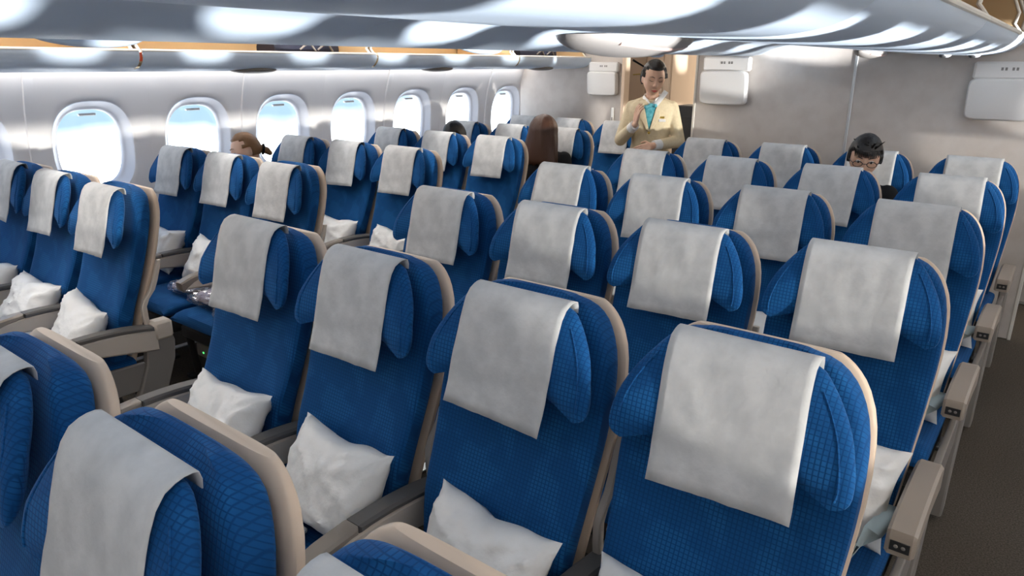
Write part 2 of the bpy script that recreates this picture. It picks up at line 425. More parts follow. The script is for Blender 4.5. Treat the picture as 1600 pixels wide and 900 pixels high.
# wash lights: long LED strips on the ceiling over both aisles, on top of the bins
for x, lab in ((-1.85, 'port'), (2*XC + 1.85, 'starboard')):
    hw_ = 0.075 if x < 0 else 0.045
    mb = MB(); mb.box(x - hw_, x + hw_, Y0 + 0.1, YB_C + 0.6, 2.21, 2.24)
    tag(build(mb, 'ceiling_light', 'led', sm=False), 'long wash light over the %s aisle' % lab, 'light')
for x, lab in ((XC - 1.5, 'port'), (XC + 1.5, 'starboard')):
    mb = MB(); mb.box(x - 0.10, x + 0.10, Y0 + 0.1, YB_C + 0.3, 2.20, 2.225)
    tag(build(mb, 'aisle_light', 'led4', sm=False), 'soft lamp strip on the ceiling above the %s aisle' % lab, 'light')
for x, lab in ((-2.59, 'left'), (2*XC + 2.59, 'right')):
    mb = MB(); mb.box(x - 0.03, x + 0.03, Y0 + 0.1, YB_L - 0.05, 1.626, 1.634)
    tag(build(mb, 'sidewall_light', 'led3', sm=False), 'hidden wash light under the bins along the %s wall' % lab, 'light')
mb = MB(); mb.box(-1.4, 2.6, 6.4, 7.2, 2.14, 2.18)
tag(build(mb, 'galley_light', 'led2', sm=False), 'warm light panel over the galley behind the bulkhead', 'light')

# ------------------------------------------------------------------ centre bulkhead
bk = MB(); bk.box(-0.335, 1.925, YB_C, YB_C + 0.05, 0.0, 2.2, 0.006)
bulk = tag(build(bk, 'wall_bulkhead_center', 'bulk', ang=30), 'beige mottled bulkhead behind the centre block of seats', 'wall', kind='structure')
b = MB(); b.box(XC - 0.022, XC - 0.004, YB_C - 0.008, YB_C + 0.002, 0.0, 1.80, 0.002); build(b, 'panel_joint', 'seam', bulk, ang=30)
for x in (-0.335, 1.915):
    b = MB(); b.box(x - 0.004, x + 0.014, YB_C - 0.006, YB_C + 0.056, 0.0, 1.86, 0.002); build(b, 'edge_trim', 'lip', bulk, ang=30)
b = MB(); b.box(-2.72, -1.475, YB_L, YB_L + 0.05, 0.0, 2.2, 0.006)
bl = tag(build(b, 'wall_bulkhead_left', 'bulk', ang=30), 'pale bulkhead behind the left block of seats', 'wall', kind='structure')
b = MB(); b.box(-1.49, -1.455, YB_L - 0.03, YB_L + 0.07, 0.0, 1.9, 0.004); build(b, 'edge_trim', 'closet', bl, ang=30)
b = MB(); b.box(-1.60, -1.565, YB_L - 0.012, YB_L, 1.10, 1.26, 0.004); o = build(b, 'handset_cradle', 'monitor', bl, ang=30)
b = MB(); b.box(-1.589, -1.576, YB_L - 0.018, YB_L - 0.010, 1.12, 1.17, 0.002); build(b, 'handset', 'grey', o, ang=30)

def monitor(x, y, z0, label, sc=1.0):
    # wall bracket with print, tilted screen cover with rounded corners
    o = empty('wall_monitor', (x, y, z0)); tag(o, label, 'monitor')
    b = MB(); b.box(-0.165*sc, 0.185*sc, -0.06, 0.0, 0.235*sc, 0.335*sc, 0.012); hd = build(b, 'housing', 'monitor', o, ang=30)
    for dx in (-0.02, 0.0, 0.035, 0.055):
        b = MB(); b.box((dx - 0.006)*sc, (dx + 0.006)*sc, -0.0615, -0.0595, 0.285*sc, 0.302*sc); build(b, 'printed_mark', 'ink', hd, sm=False)
    n = 40; rings = []
    for hx, hz, d in ((0.165, 0.110, -0.012), (0.176, 0.121, -0.020), (0.176, 0.121, -0.060), (0.168, 0.113, -0.072), (0.150, 0.095, -0.074)):
        r = []
        for k in range(n):
            q = sup(2*pi*k/n, hx*sc, hz*sc, 8.0); r.append((q[0], d - 0.10*(q[1]), 0.118*sc + q[1]))
        rings.append(r)
    build(MB().loft(rings), 'screen_cover', 'monitor', o, ang=35)
    return o
monitor(-0.095, YB_C, 1.385, 'white wall monitor on the bulkhead beside the flight attendant')
monitor(1.62, YB_C, 1.355, 'white wall monitor at the right end of the centre bulkhead')
monitor(-1.69, YB_L, 1.375, 'white wall monitor on the left bulkhead beyond the far seats', 0.92)

# behind the bulkheads: closet, galley and the next sidewall bay
b = MB(); b.box(-2.3, -1.17, 5.35, 5.9, 0, 2.15, 0.004)
cl = tag(build(b, 'closet', 'closet', ang=30), 'beige crew closet behind the flight attendant', 'closet')
for x0, x1 in ((-1.66, -1.445), (-1.435, -1.26), (-1.25, -1.18)):
    b = MB(); b.box(x0, x1, 5.335, 5.352, 0.05, 2.0, 0.004); d = build(b, 'closet_door', 'closet', cl, ang=30)
    b = MB(); b.box(x1 - 0.05, x1 - 0.015, 5.325, 5.336, 1.18, 1.20, 0.003); build(b, 'latch', 'grey', d, ang=30)
b = MB(); b.box(1.80, 2.9, 4.92, 5.5, 0.0, 2.2, 0.006)
ga = tag(build(b, 'galley_unit', mat('galley_grey', (0.36, 0.35, 0.33), 0.5, 0.3), ang=30), 'grey galley cabinet past the right end of the bulkhead', 'cabinet')
for x0, x1 in ((1.81, 1.985), (1.995, 2.2)):
    b = MB(); b.box(x0, x1, 4.908, 4.922, 0.02, 1.9, 0.004); build(b, 'cabinet_door', ga.data.materials[0], ga, ang=30)
# dark trolley in the passage
b = MB(); b.box(-0.98, -0.70, 5.05, 5.35, 0.03, 1.30, 0.01); tr = tag(build(b, 'service_trolley', 'dark', ang=30), 'dark service trolley parked behind the flight attendant', 'trolley')
b = MB(); b.box(-0.97, -0.71, 5.035, 5.051, 0.1, 1.2, 0.006); build(b, 'trolley_door', 'dark', tr, ang=30)

# ------------------------------------------------------------------ overhead bins
BP = 1.6
# centre bins: bucket profile (distance from the centre line, height)
def bucket(sgn, ya, yb, prof, x0=XC, inner=0.012):
    mb = MB(); P = []
    for i, y in enumerate((ya, ya + 0.006, yb - 0.006, yb)):
        e = 0.006 if i in (0, 3) else 0.0
        P.append([(x0 + sgn*a, y, z + e) for a, z in prof])
    mb.grid(P); return mb
def smoothprof(pr, n=36):
    ts = [0.0]
    for (a, b), (c, d) in zip(pr, pr[1:]): ts.append(ts[-1] + math.hypot(c-a, d-b))
    xs = list(zip(ts, [p[0] for p in pr])); zs = list(zip(ts, [p[1] for p in pr]))
    return [(slerp(xs, ts[-1]*k/n), slerp(zs, ts[-1]*k/n)) for k in range(n+1)]
CPS = {-1: smoothprof([(XC - x, z) for x, z in ((0.525, 1.798), (0.43, 1.792), (0.33, 1.779), (0.20, 1.744), (0.10, 1.727), (0.0, 1.723), (-0.06, 1.734), (-0.10, 1.760), (-0.128, 1.795), (-0.135, 1.825))]),
       1: smoothprof([(x - XC, z) for x, z in ((0.535, 1.798), (0.65, 1.791), (0.77, 1.780), (1.02, 1.746), (1.24, 1.731), (1.40, 1.725), (1.50, 1.726), (1.60, 1.744), (1.655, 1.775), (1.682, 1.805), (1.69, 1.826))])}
seams_c = [0.27 + BP*k for k in range(-2, 3)] + [YB_C]
order = ['first', 'second', 'third', 'fourth', 'fifth', 'sixth']
def arm_path(x0, sgn):  # the white edge of a bin's end plate
    return [(x0 + sgn*0.895, 1.822), (x0 + sgn*0.855, 1.875), (x0 + sgn*0.865, 1.93), (x0 + sgn*0.82, 2.03), (x0 + sgn*0.80, 2.12)]
for sgn, sd in ((-1, 'left'), (1, 'right')):
    CP = CPS[sgn]; LX = CP[-1][0] - 0.002
    for i in range(len(seams_c) - 1):
        ya, yb = seams_c[i] + 0.004, seams_c[i+1] - 0.004
        if yb - ya < 0.25: pass
        vis = i - 1
        o = empty('overhead_bin', (XC + sgn*0.5, (ya+yb)/2, 1.73))
        tag(o, 'open centre overhead bin over the %s aisle side, %s from the bulkhead' % (sd, order[len(seams_c) - 2 - i]), 'overhead bin', 'centre overhead bins')
        inv = Matrix.Translation(-Vector(o.location))
        def put(mb, nm, m, **kw):
            for k in range(len(mb.v)): mb.v[k] = tuple(Vector(mb.v[k]) - o.location)
            par = kw.pop('par', o)
            return build(mb, nm, m, par, **kw)
        put(bucket(sgn, ya, yb, CP), 'bucket', 'bin', ang=50)
        ins = [(a, z + 0.022) for a, z in CP if a < LX - 0.012]
        put(bucket(sgn, ya + 0.01, yb - 0.01, ins), 'liner', 'liner', ang=50)
        b = MB(); b.tube([(XC + sgn*LX, ya, 1.828), (XC + sgn*LX, yb, 1.828)], 0.010, 8); put(b, 'lip', 'lip')
        for y in (ya + 0.012, yb - 0.012):
            pl = arm_path(XC, sgn); b = MB()
            ring = [(x, y, z) for x, z in pl] + [(XC - 0.265 + sgn*0.04, y, 2.12), (XC - 0.265 + sgn*0.04, y, 1.81)] + [(XC + sgn*a, y, z + 0.012) for a, z in CP[4:-2:5]]
            b.loft([[(p[0], p[1] - 0.004, p[2]) for p in ring], [(p[0], p[1] + 0.004, p[2]) for p in ring]])
            e = put(b, 'end_plate', 'liner', sm=False)
            b = MB(); b.tube([(x, y, z) for x, z in pl], 0.008, 8)
            for k in range(len(b.v)): b.v[k] = tuple(Vector(b.v[k]) - o.location)
            build(b, 'plate_edge', 'lip', e)
        # latch bulge under the lip
        ym = (ya + yb)/2
        if yb - ya > 1 and sgn < 0:
            b = MB(); b.sphere((0, 0, 0), (0.085, 0.16, 0.024), nu=32, nv=16)
            h = build(b, 'latch', 'bin', o, loc=(-0.425 if sgn < 0 else 0.395, 0.16, 0.020 if sgn < 0 else 0.125), rot=(0, -sgn*R(28 if sgn < 0 else 75), 0))
            b = MB(); b.sphere((0, 0, 0), (0.05, 0.10, 0.010), nu=24, nv=10); build(b, 'latch_recess', 'dark', h, loc=(sgn*0.02, 0.02, -0.021))
# fixed housing that carries the centre bins
b = MB(); pr = [(-0.93, 2.285), (-0.88, 2.275), (-0.5, 2.26), (-0.295, 2.26), (-0.290, 1.808), (-0.240, 1.808), (-0.235, 2.26), (0.5, 2.26), (0.88, 2.275), (0.93, 2.285), (0.93, 2.31), (-0.93, 2.31)]
b.loft([[(XC + x, y, z) for x, z in pr] for y in (Y0 + 0.05, YB_C - 0.002)])
tag(build(b, 'trim_1', 'liner', ang=30), 'beige fixed housing that carries the centre overhead bins', 'bin housing', kind='structure')
# passenger service units on the centre line between the bins
def psu(x, y, z, ln, wd, dp, label):
    o = empty('service_unit', (x, y, z)); tag(o, label, 'service unit', 'service units under the centre bins')
    def shp(q): return Vector((q.x, q.y, q.z if q.z < 0 else q.z*0.15))
    b = MB(); b.sphere((0, 0, 0), (wd, ln, dp), nu=36, nv=18, fn=shp); build(b, 'shell', 'psu', o)
    b = MB(); b.tube([(wd*0.55, -ln*0.72, -dp*0.36), (wd*0.72, -ln*0.4, -dp*0.50), (wd*0.78, 0, -dp*0.58), (wd*0.72, ln*0.4, -dp*0.50), (wd*0.55, ln*0.72, -dp*0.36)], 0.007, 8); build(b, 'light_strip', 'pink', o)
    b = MB(); b.sphere((wd*0.2, ln*0.78, -dp*0.36), (0.02, 0.03, 0.012)); build(b, 'nozzle', 'dark', o)
    return o
psu(1.02, 0.50, 1.738, 0.255, 0.15, 0.052, 'large rounded service unit under the centre bins near the camera')
psu(1.02, 3.28, 1.742, 0.26, 0.07, 0.040, 'small pinkish service unit under the centre bins near the bulkhead')
for x, y, l in ((1.33, 3.72, 'nearer small air nozzle under the right centre bin by the bulkhead'), (1.47, 3.78, 'farther right small air nozzle under the centre bin')):
    o = empty('air_nozzle', (x, y, 1.732)); tag(o, l, 'air nozzle')
    b = MB(); b.sphere((0, 0, 0), (0.03, 0.05, 0.022)); build(b, 'nozzle_body', 'bin', o)
    b = MB(); b.sphere((-0.012, -0.02, -0.010), (0.022, 0.03, 0.014)); build(b, 'nozzle_tip', 'dark', o)

# port (and starboard) outboard bins, lids down
LP = smoothprof([(-1.843, 1.724), (-1.840, 1.700), (-1.848, 1.672), (-1.885, 1.640), (-1.97, 1.624), (-2.12, 1.618), (-2.35, 1.624), (-2.54, 1.640)])
seams_l = [0.6 + BP*k for k in range(-2, 3)] + [YB_L - 0.01]
for s, sd in ((-1, 'left'), (1, 'right')):
    fx = (lambda x: x) if s < 0 else (lambda x: 2*XC - x)
    for i in range(len(seams_l) - 1):
        ya, yb = seams_l[i] + 0.008, seams_l[i+1] - 0.008
        o = empty('overhead_bin', (fx(-2.2), (ya+yb)/2, 1.62))
        tag(o, 'open overhead bin along the %s wall, %s from the bulkhead' % (sd, order[len(seams_l) - 2 - i]), 'overhead bin', 'overhead bins along the %s wall' % sd)
        def put(mb, nm, m, par=None, **kw):
            for k in range(len(mb.v)): mb.v[k] = tuple(Vector(mb.v[k]) - o.location)
            return build(mb, nm, m, par or o, **kw)
        P = [[(fx(x), y, z + e) for x, z in LP] for y, e in ((ya, 0.006), (ya + 0.008, 0), (yb - 0.008, 0), (yb, 0.006))]
        put(MB().grid(P), 'bucket', 'bin', ang=50)
        b = MB(); b.grid([[(fx(x), y, z) for x, z in ((-1.875, 1.715), (-1.90, 1.67), (-2.05, 1.645), (-2.45, 1.65), (-2.55, 1.70), (-2.56, 2.0), (-2.40, 2.15), (-1.95, 2.20))] for y in (ya, yb)]); put(b, 'liner', 'liner', ang=60)
        b = MB(); b.tube([(fx(-1.850), ya, 1.724), (fx(-1.850), yb, 1.724)], 0.009, 8); put(b, 'lip', 'lip')
        for y in (ya + 0.01, yb - 0.01):
            ring = [(fx(x), z) for x, z in ((-1.87, 1.70), (-1.93, 1.76), (-1.90, 1.84), (-1.98, 1.97), (-2.03, 2.12), (-2.5, 2.12), (-2.54, 1.66), (-2.05, 1.64))]
            b = MB(); b.loft([[(x, y - 0.004, z) for x, z in ring], [(x, y + 0.004, z) for x, z in ring]]); e = put(b, 'end_plate', 'liner', sm=False)
            b = MB(); b.tube([(x, y, z) for x, z in ring[:5]], 0.009, 8); put(b, 'plate_edge', 'lip', par=e)
        ym = (ya + yb)/2
        if yb - ya > 1.0:
            b = MB(); b.sphere((0, 0, 0), (0.10, 0.15, 0.022), nu=32, nv=14)
            build(b, 'latch', 'grey', o, loc=(fx(-1.985) - o.location.x, ym - o.location.y - 0.07, 0.006))
    b = MB(); b.loft([[(fx(x), y, z) for x, z in ((-2.70, 1.63), (-2.57, 1.66), (-2.58, 2.16), (-1.95, 2.21), (-1.93, 2.26), (-2.75, 2.26))] for y in (Y0 + 0.05, YB_L - 0.01)])
    tag(build(b, 'trim_%d' % (3 + s), 'liner', ang=30), 'beige fixed housing behind the %s wall bins' % sd, 'bin housing', kind='structure')
# end panels closing the last outboard bins
# red tab at a bin joint
b = MB(); b.box(-1.868, -1.852, 0.588, 0.612, 1.672, 1.716, 0.002); tag(build(b, 'warning_tab', 'red', ang=30), 'red tab at the joint between two left overhead bins', 'tab')
# bags lying in the open bins
def cabin_bag(y0, y1, h, label, x=-2.12):
    o = empty('cabin_bag', (x, (y0+y1)/2, 1.662)); tag(o, label, 'bag', 'bags in the left overhead bins')
    b = MB(); n = 24; rings = []
    hy = (y1-y0)/2
    for k in range(13):
        t = -1 + 2*k/12; sc = (1 - abs(t)**5*0.35)
        rings.append([(0.15*p[0]*sc, hy*t, h/2 + (h/2)*p[1]*sc*(1 + 0.1*noise.noise((t*3, p[0], y0)))) for p in (sup(2*pi*j/n, 1, 1, 4) for j in range(n))])
    build(b.loft(rings), 'body', 'bag', o, ang=50)
    for dy in (-0.3, 0.25):
        b = MB(); b.tube([(0.155, hy*dy - 0.03, h*0.55), (0.17, hy*dy, h*0.72), (0.16, hy*dy + 0.05, h*0.80), (0.155, hy*dy + 0.09, h*0.5)], 0.006, 6); build(b, 'strap', 'grey', o)
    return o
cabin_bag(1.52, 2.02, 0.155, 'dark navy bag lying in the open left bin above the third window')
cabin_bag(4.05, 4.62, 0.15, 'black bag in the far left bin near the bulkhead')

# ================================================================== SEATS
YL_OFF = 0.09; ROW = 0.885; SW = 0.53
# backrest
HW = [(0.40, 0.195), (0.50, 0.206), (0.65, 0.220), (0.80, 0.231), (0.90, 0.236), (0.98, 0.234), (1.045, 0.224), (1.092, 0.206), (1.128, 0.180), (1.153, 0.144), (1.163, 0.100)]
YC = [(0.38, -0.165), (0.50, -0.130), (0.65, -0.090), (0.80, -0.040), (0.95, 0.005), (1.05, 0.034), (1.165, 0.062)]
def zs(a, b, n): return [a + (b-a)*i/n for i in range(n+1)]
def backrest_mb():
    rings = []
    Z = zs(0.42, 1.0, 14) + [1.03, 1.06, 1.085, 1.105, 1.12, 1.135, 1.146, 1.155, 1.161, 1.164]
    for z in Z:
        top = max(0, (z - 1.115)/0.049); hd = 0.045*(1 - 0.75*top**2)
        lum = 0.012*math.exp(-((z - 0.62)/0.09)**2)
        r = []
        for x, y, zz in sring(z, slerp(HW, z), hd, slerp(YC, z), 3.2, 40, 0):
            u = x/max(slerp(HW, z), 1e-4)
            if y < slerp(YC, z): y += 0.016*(1 - u*u) - lum - 0.014*abs(u)**3
            r.append((x, y, zz))
        rings.append(r)
    return MB().loft(rings)
def shell_mb():
    rings = []
    Z = zs(0.36, 1.0, 12) + [1.03, 1.06, 1.09, 1.108, 1.122, 1.133, 1.141, 1.146, 1.148]
    for z in Z:
        hw = slerp(HW, max(z + 0.006, 0.40)) + 0.002
        t = max(0, (z - 1.07)/0.084); hd = 0.018*(1 - 0.5*t*t)
        rings.append(sring(z, hw, hd, slerp(YC, z) + 0.056, 4.0, 40))
    return MB().loft(rings)
# headrest
HH = [(0.945, 0.205), (0.951, 0.222), (0.963, 0.232), (0.985, 0.235), (1.02, 0.230), (1.06, 0.217), (1.09, 0.201), (1.12, 0.180), (1.145, 0.158), (1.158, 0.145), (1.166, 0.125)]
def hy(z): return slerp([(0.90, -0.088), (0.95, -0.070), (1.05, -0.042), (1.166, -0.012)], z)
def hd_(z): return slerp([(0.945, 0.012), (0.955, 0.024), (0.98, 0.034), (1.05, 0.036), (1.12, 0.034), (1.150, 0.026), (1.162, 0.016), (1.166, 0.008)], z)
def headrest_mb():
    rings = []
    for z in [0.945, 0.949, 0.955, 0.963, 0.975, 0.99, 1.01, 1.03, 1.05, 1.07, 1.09, 1.11, 1.125, 1.138, 1.148, 1.156, 1.162, 1.166]:
        r = []
        hw = slerp(HH, z); wing = 0.030*max(0, min(1, (1.15 - z)/0.12))
        for x, y, zz in sring(z, hw, hd_(z), hy(z), 2.5, 48):
            u = x/hw; dip = 0.0
            # the lower tips of the wings hang a little deeper than the middle
            zz2 = zz + 0.042*(1 - abs(u)**1.8)*max(0, min(1, (1.12 - zz)/0.175))
            r.append((x, y - hy(z) + hy(zz2) - wing*abs(u)**2.4, zz2))
        rings.append(r)
    return MB().loft(rings)
def headrest_seam_mb(s):
    pts = []
    for z in zs(0.965, 1.13, 12):
        hw = slerp(HH, z)*0.90; wing = 0.030*max(0, min(1, (1.15 - z)/0.12)); u = 0.90
        yy = hy(z) - hd_(z)*(1 - u**2.5)**(1/2.5) - wing*u**2.4
        pts.append((s*hw, yy - 0.0005, z))
    return MB().tube(pts, 0.0022, 6)
def cover_mb(seed):
    rg = random.Random(seed); o = Vector((rg.random()*50, rg.random()*50, 0))
    path = [(0.012, 1.148), (0.013, 1.162), (0.010, 1.1735), (0.002, 1.1760), (-0.010, 1.1755), (-0.021, 1.1725), (-0.036, 1.165), (-0.050, 1.147)]
    for z in (1.12, 1.095, 1.07, 1.045, 1.02, 0.995, 0.97, 0.945, 0.92, 0.898):
        path.append((hy(z) - (hd_(z) if z > 0.98 else 0.034) - 0.004, z))
    skew = rg.uniform(-0.012, 0.012); P = []; nx = 18
    for i, (y, z) in enumerate(path):
        row = []
        k = max(0, i - 6)/11
        for j in range(nx + 1):
            u = -1 + 2*j/nx; x = u*0.1375*(1 + 0.01*k)
            a = noise.noise(Vector((x*14, z*10, 0)) + o)*0.0065*min(1, k*2.5) + noise.noise(Vector((x*30 + z*14, z*9, 5)) + o)*0.0034*min(1, k*3)
            ex = max(0, abs(u) - 0.85)/0.15
            sag = 0.0
            row.append((x + skew*k, y - abs(a) - 0.001 - 0.006*k*k*abs(u)*(0.4 + rg.random()*0.05), z + sag + skew*u*0.6*k))
        P.append(row)
    return MB().grid(P)
def cushion_mb():
    rings = []
    for t in range(15):
        y = -0.60 + 0.50*t/14; e = min(1, (t + 0.25)/2.6); top = 0.468 - 0.052*(1 - e)**2 - 0.012*(t/14); bot = 0.375 + 0.03*(1-e)
        n = 36; r = []
        for k in range(n):
            q = sup(2*pi*k/n, 0.232, 1.0, 3.6); zc = (top + bot)/2; h = (top - bot)/2
            z = zc + q[1]*h - (0.012*(1 - (q[0]/0.232)**2) if q[1] > 0.3 else 0)
            r.append((q[0], y + (0.02*(1 - (1 - q[1]**2)) if t == 0 else 0), z))
        rings.append(r)
    return MB().loft(rings)
def prism_x(pts, x0, x1, inset=0.006):      # side profile (y,z) extruded along x with a soft edge
    cy = sum(p[0] for p in pts)/len(pts); cz = sum(p[1] for p in pts)/len(pts)
    def sc(f): return [(cy + (y-cy)*f, cz + (z-cz)*f) for y, z in pts]
    n = len(pts)
    def off(d):
        out = []
        for i in range(n):
            p0, p1, p2 = Vector(pts[i-1]), Vector(pts[i]), Vector(pts[(i+1) % n])
            e1 = (p1-p0).normalized() if (p1-p0).length > 0 else Vector((1, 0)); e2 = (p2-p1).normalized() if (p2-p1).length > 0 else e1
            nn = Vector((-(e1+e2).y, (e1+e2).x)); nn = nn.normalized() if nn.length > 1e-6 else Vector((0, 0))
            out.append(p1 + nn*d)
        return out
    area = sum(pts[i-1][0]*pts[i][1] - pts[i][0]*pts[i-1][1] for i in range(n))
    d = inset if area > 0 else -inset
    inn = off(d)
    return MB().loft([[(x0, p[0], p[1]) for p in inn], [(x0 + inset, p[0], p[1]) for p in pts], [(x1 - inset, p[0], p[1]) for p in pts], [(x1, p[0], p[1]) for p in inn]])
def band(top, bot): return [(y, z) for y, z in top] + [(y, z) for y, z in reversed(bot)]
AT = [(-0.500, 0.585), (-0.46, 0.600), (-0.40, 0.609), (-0.32, 0.614), (-0.24, 0.614), (-0.16, 0.609), (-0.09, 0.600), (-0.03, 0.588)]
def atop(y): return slerp(AT, y)
def arm_body_mb(w=0.054):
    Y = [-0.502, -0.47, -0.42, -0.34, -0.25, -0.16, -0.08, -0.02]
    dep = [0.020, 0.040, 0.052, 0.066, 0.080, 0.090, 0.094, 0.090]
    top = [(y, atop(y) - 0.020) for y in Y]; bot = [(y, atop(y) - 0.020 - d) for y, d in zip(Y, dep)]
    return prism_x(band(top, bot), -w/2, w/2, 0.007)
def arm_pad_mb(a, b, w=0.057, ext=0.0):
    Y = zs(a, b, 8); top = [(y, atop(y)) for y in Y]; bot = [(y, atop(y) - 0.022) for y in Y]
    return prism_x(band(top, bot), -w/2, w/2, 0.007)
def arm_tip_mb(w=0.057):
    Y = [-0.338, -0.36, -0.40, -0.44, -0.475, -0.500, -0.513, -0.516]
    top = [(y, atop(y) - (0.004 if y < -0.505 else 0)) for y in Y]; bot = [(y, atop(y) - d) for y, d in zip(Y, (0.022, 0.023, 0.028, 0.038, 0.05, 0.055, 0.045, 0.03))]
    return prism_x(band(top, bot), -w/2, w/2, 0.007)
def hinge_mb(s):
    x = s*0.243
    path = [(0.050, 0.86), (0.038, 0.82), (0.022, 0.775), (0.004, 0.735), (-0.026, 0.700), (-0.040, 0.670), (-0.040, 0.62), (-0.034, 0.57)]
    wd = [0.007, 0.010, 0.011, 0.011, 0.011, 0.011, 0.011, 0.011]
    L_ = [(y - q, z) for (y, z), q in zip(path, wd)]; R_ = [(y + q, z) for (y, z), q in zip(path, wd)]
    return prism_x(L_ + R_[::-1], x - 0.010, x + 0.010, 0.003)
def aisle_panel_mb(s):    # side support from the armrest down to the floor at the aisle
    pts = [(0.045, 0.54), (0.055, 0.50), (0.045, 0.42), (0.00, 0.30), (-0.06, 0.20), (-0.10, 0.10), (-0.10, 0.03), (-0.20, 0.03), (-0.20, 0.12), (-0.17, 0.22), (-0.12, 0.32), (-0.08, 0.42), (-0.07, 0.50), (-0.06, 0.54)]
    return prism_x(pts, -0.020, 0.020, 0.006)
def spreader_mb():        # long skirt beside the seat cushion
    pts = [(-0.60, 0.44), (-0.585, 0.36), (-0.40, 0.31), (-0.10, 0.31), (0.02, 0.34), (0.03, 0.42), (-0.10, 0.43), (-0.50, 0.445)]
    return prism_x(pts, -0.011, 0.011, 0.004)
def aisle_arm_mb():       # square-ended aisle armrest
    Y = [-0.435, -0.428, -0.36, -0.28, -0.20, -0.12, -0.05, 0.0, 0.03]
    top = [0.590, 0.604, 0.612, 0.615, 0.615, 0.611, 0.603, 0.592, 0.572]; dep = [0.05, 0.066, 0.072, 0.078, 0.084, 0.09, 0.092, 0.09, 0.07]
    return prism_x(band(list(zip(Y, top)), [(y, t - d) for y, t, d in zip(Y, top, dep)]), -0.033, 0.033, 0.008)
def pan_mb():
    b = MB(); b.box(-0.225, 0.225, -0.56, -0.06, 0.30, 0.385, 0.02); return b
def leg_mb(rear):
    b = MB()
    if rear: b.tube([(0, -0.10, 0.33), (0, -0.06, 0.18), (0, -0.03, 0.012)], [0.022, 0.018, 0.022], 10)
    else: b.tube([(0, -0.46, 0.33), (0, -0.44, 0.18), (0, -0.42, 0.012)], [0.022, 0.018, 0.022], 10)
    y = -0.03 if rear else -0.42
    b.box(-0.03, 0.03, y - 0.06, y + 0.06, 0.0, 0.025, 0.006)
    return b
def box_mb():             # under-seat power box
    b = MB(); b.box(-0.07, 0.07, -0.54, -0.40, 0.22, 0.30, 0.01); return b
def lat_mb(pts, w):       # a webbing strap as a strip with thickness
    P = []
    for i, p in enumerate(pts):
        p = Vector(p); d = (Vector(pts[min(i+1, len(pts)-1)]) - Vector(pts[max(i-1, 0)])).normalized()
        sd = Vector((0, 1, 0.2)) if abs(d.x) > 0.5 else Vector((1, 0, 0))
        sd = (sd - d*sd.dot(d)).normalized()*w/2
        P.append([p - sd, p, p + sd])
    return MB().grid(P)

ME = dict(backrest=backrest_mb().mesh('backrest'), shell=shell_mb().mesh('seat_shell'), headrest=headrest_mb().mesh('headrest'), cushion=cushion_mb().mesh('seat_cushion'),
          body=arm_body_mb().mesh('armrest'), pad=arm_pad_mb(-0.336, -0.028).mesh('armrest_pad'), tip=arm_tip_mb().mesh('armrest_tip'), aisle=aisle_arm_mb().mesh('armrest'),
          apanel=aisle_panel_mb(1).mesh('side_support'), skirt=spreader_mb().mesh('side_skirt'), pan=pan_mb().mesh('seat_pan'), pbox=box_mb().mesh('power_box'),
          legf=leg_mb(0).mesh('leg'), legr=leg_mb(1).mesh('leg'), hl=hinge_mb(-1).mesh('hinge_cover'), hr=hinge_mb(1).mesh('hinge_cover'))
ME['s0'] = headrest_seam_mb(-1).mesh('wing_seam'); ME['s1'] = headrest_seam_mb(1).mesh('wing_seam')
COV = [cover_mb(100 + i).mesh('headrest_cover') for i in range(6)]
capm = MB(); capm.box(-0.034, 0.034, -0.035, 0.048, 0.520, 0.606, 0.012); ME['cap'] = capm.mesh('armrest_block')
sk = MB(); sk.box(-0.022, 0.022, -0.4375, -0.4335, 0.553, 0.580, 0.001); ME['sock'] = sk.mesh('control_socket')
sk2 = MB()
for dx in (-0.008, 0.008): sk2.sphere((dx, -0.438, 0.567), (0.005, 0.002, 0.005), nu=10, nv=6)
ME['but'] = sk2.mesh('buttons')
lmp = MB(); lmp.box(-0.005, 0.005, -0.5425, -0.540, 0.25, 0.258); ME['led'] = lmp.mesh('power_led')

def armrest(root, x, aisle=None):
    if aisle is None:
        a = build(ME['body'], 'armrest', 'armb', root, loc=(x, 0, 0))
        build(ME['pad'], 'armrest_pad', 'pad', a); build(ME['tip'], 'armrest_tip', 'tip', a)
    elif aisle == 'left':      # rounded aisle armrest with a block at its hinge
        a = build(ME['body'], 'armrest', 'armb', root, loc=(x, 0, 0))
        build(ME['pad'], 'armrest_pad', 'pad', a); build(ME['tip'], 'armrest_tip', 'tip', a); build(ME['cap'], 'armrest_block', 'armb', a)
        build(ME['apanel'], 'side_support', 'grey', root, loc=(x, 0, 0)); build(ME['skirt'], 'side_skirt', 'grey', root, loc=(x*0.955, 0, 0))
    else:
        a = build(ME['aisle'], 'armrest', 'taupe', root, loc=(x, 0, 0))
        build(ME['sock'], 'control_socket', 'dark', a); build(ME['but'], 'buttons', 'grey', a)
        build(ME['apanel'], 'side_support', 'grey', root, loc=(x, 0, 0)); build(ME['skirt'], 'side_skirt', 'taupe', root, loc=(x*0.985, 0, 0))
    return a
seat_n = 0
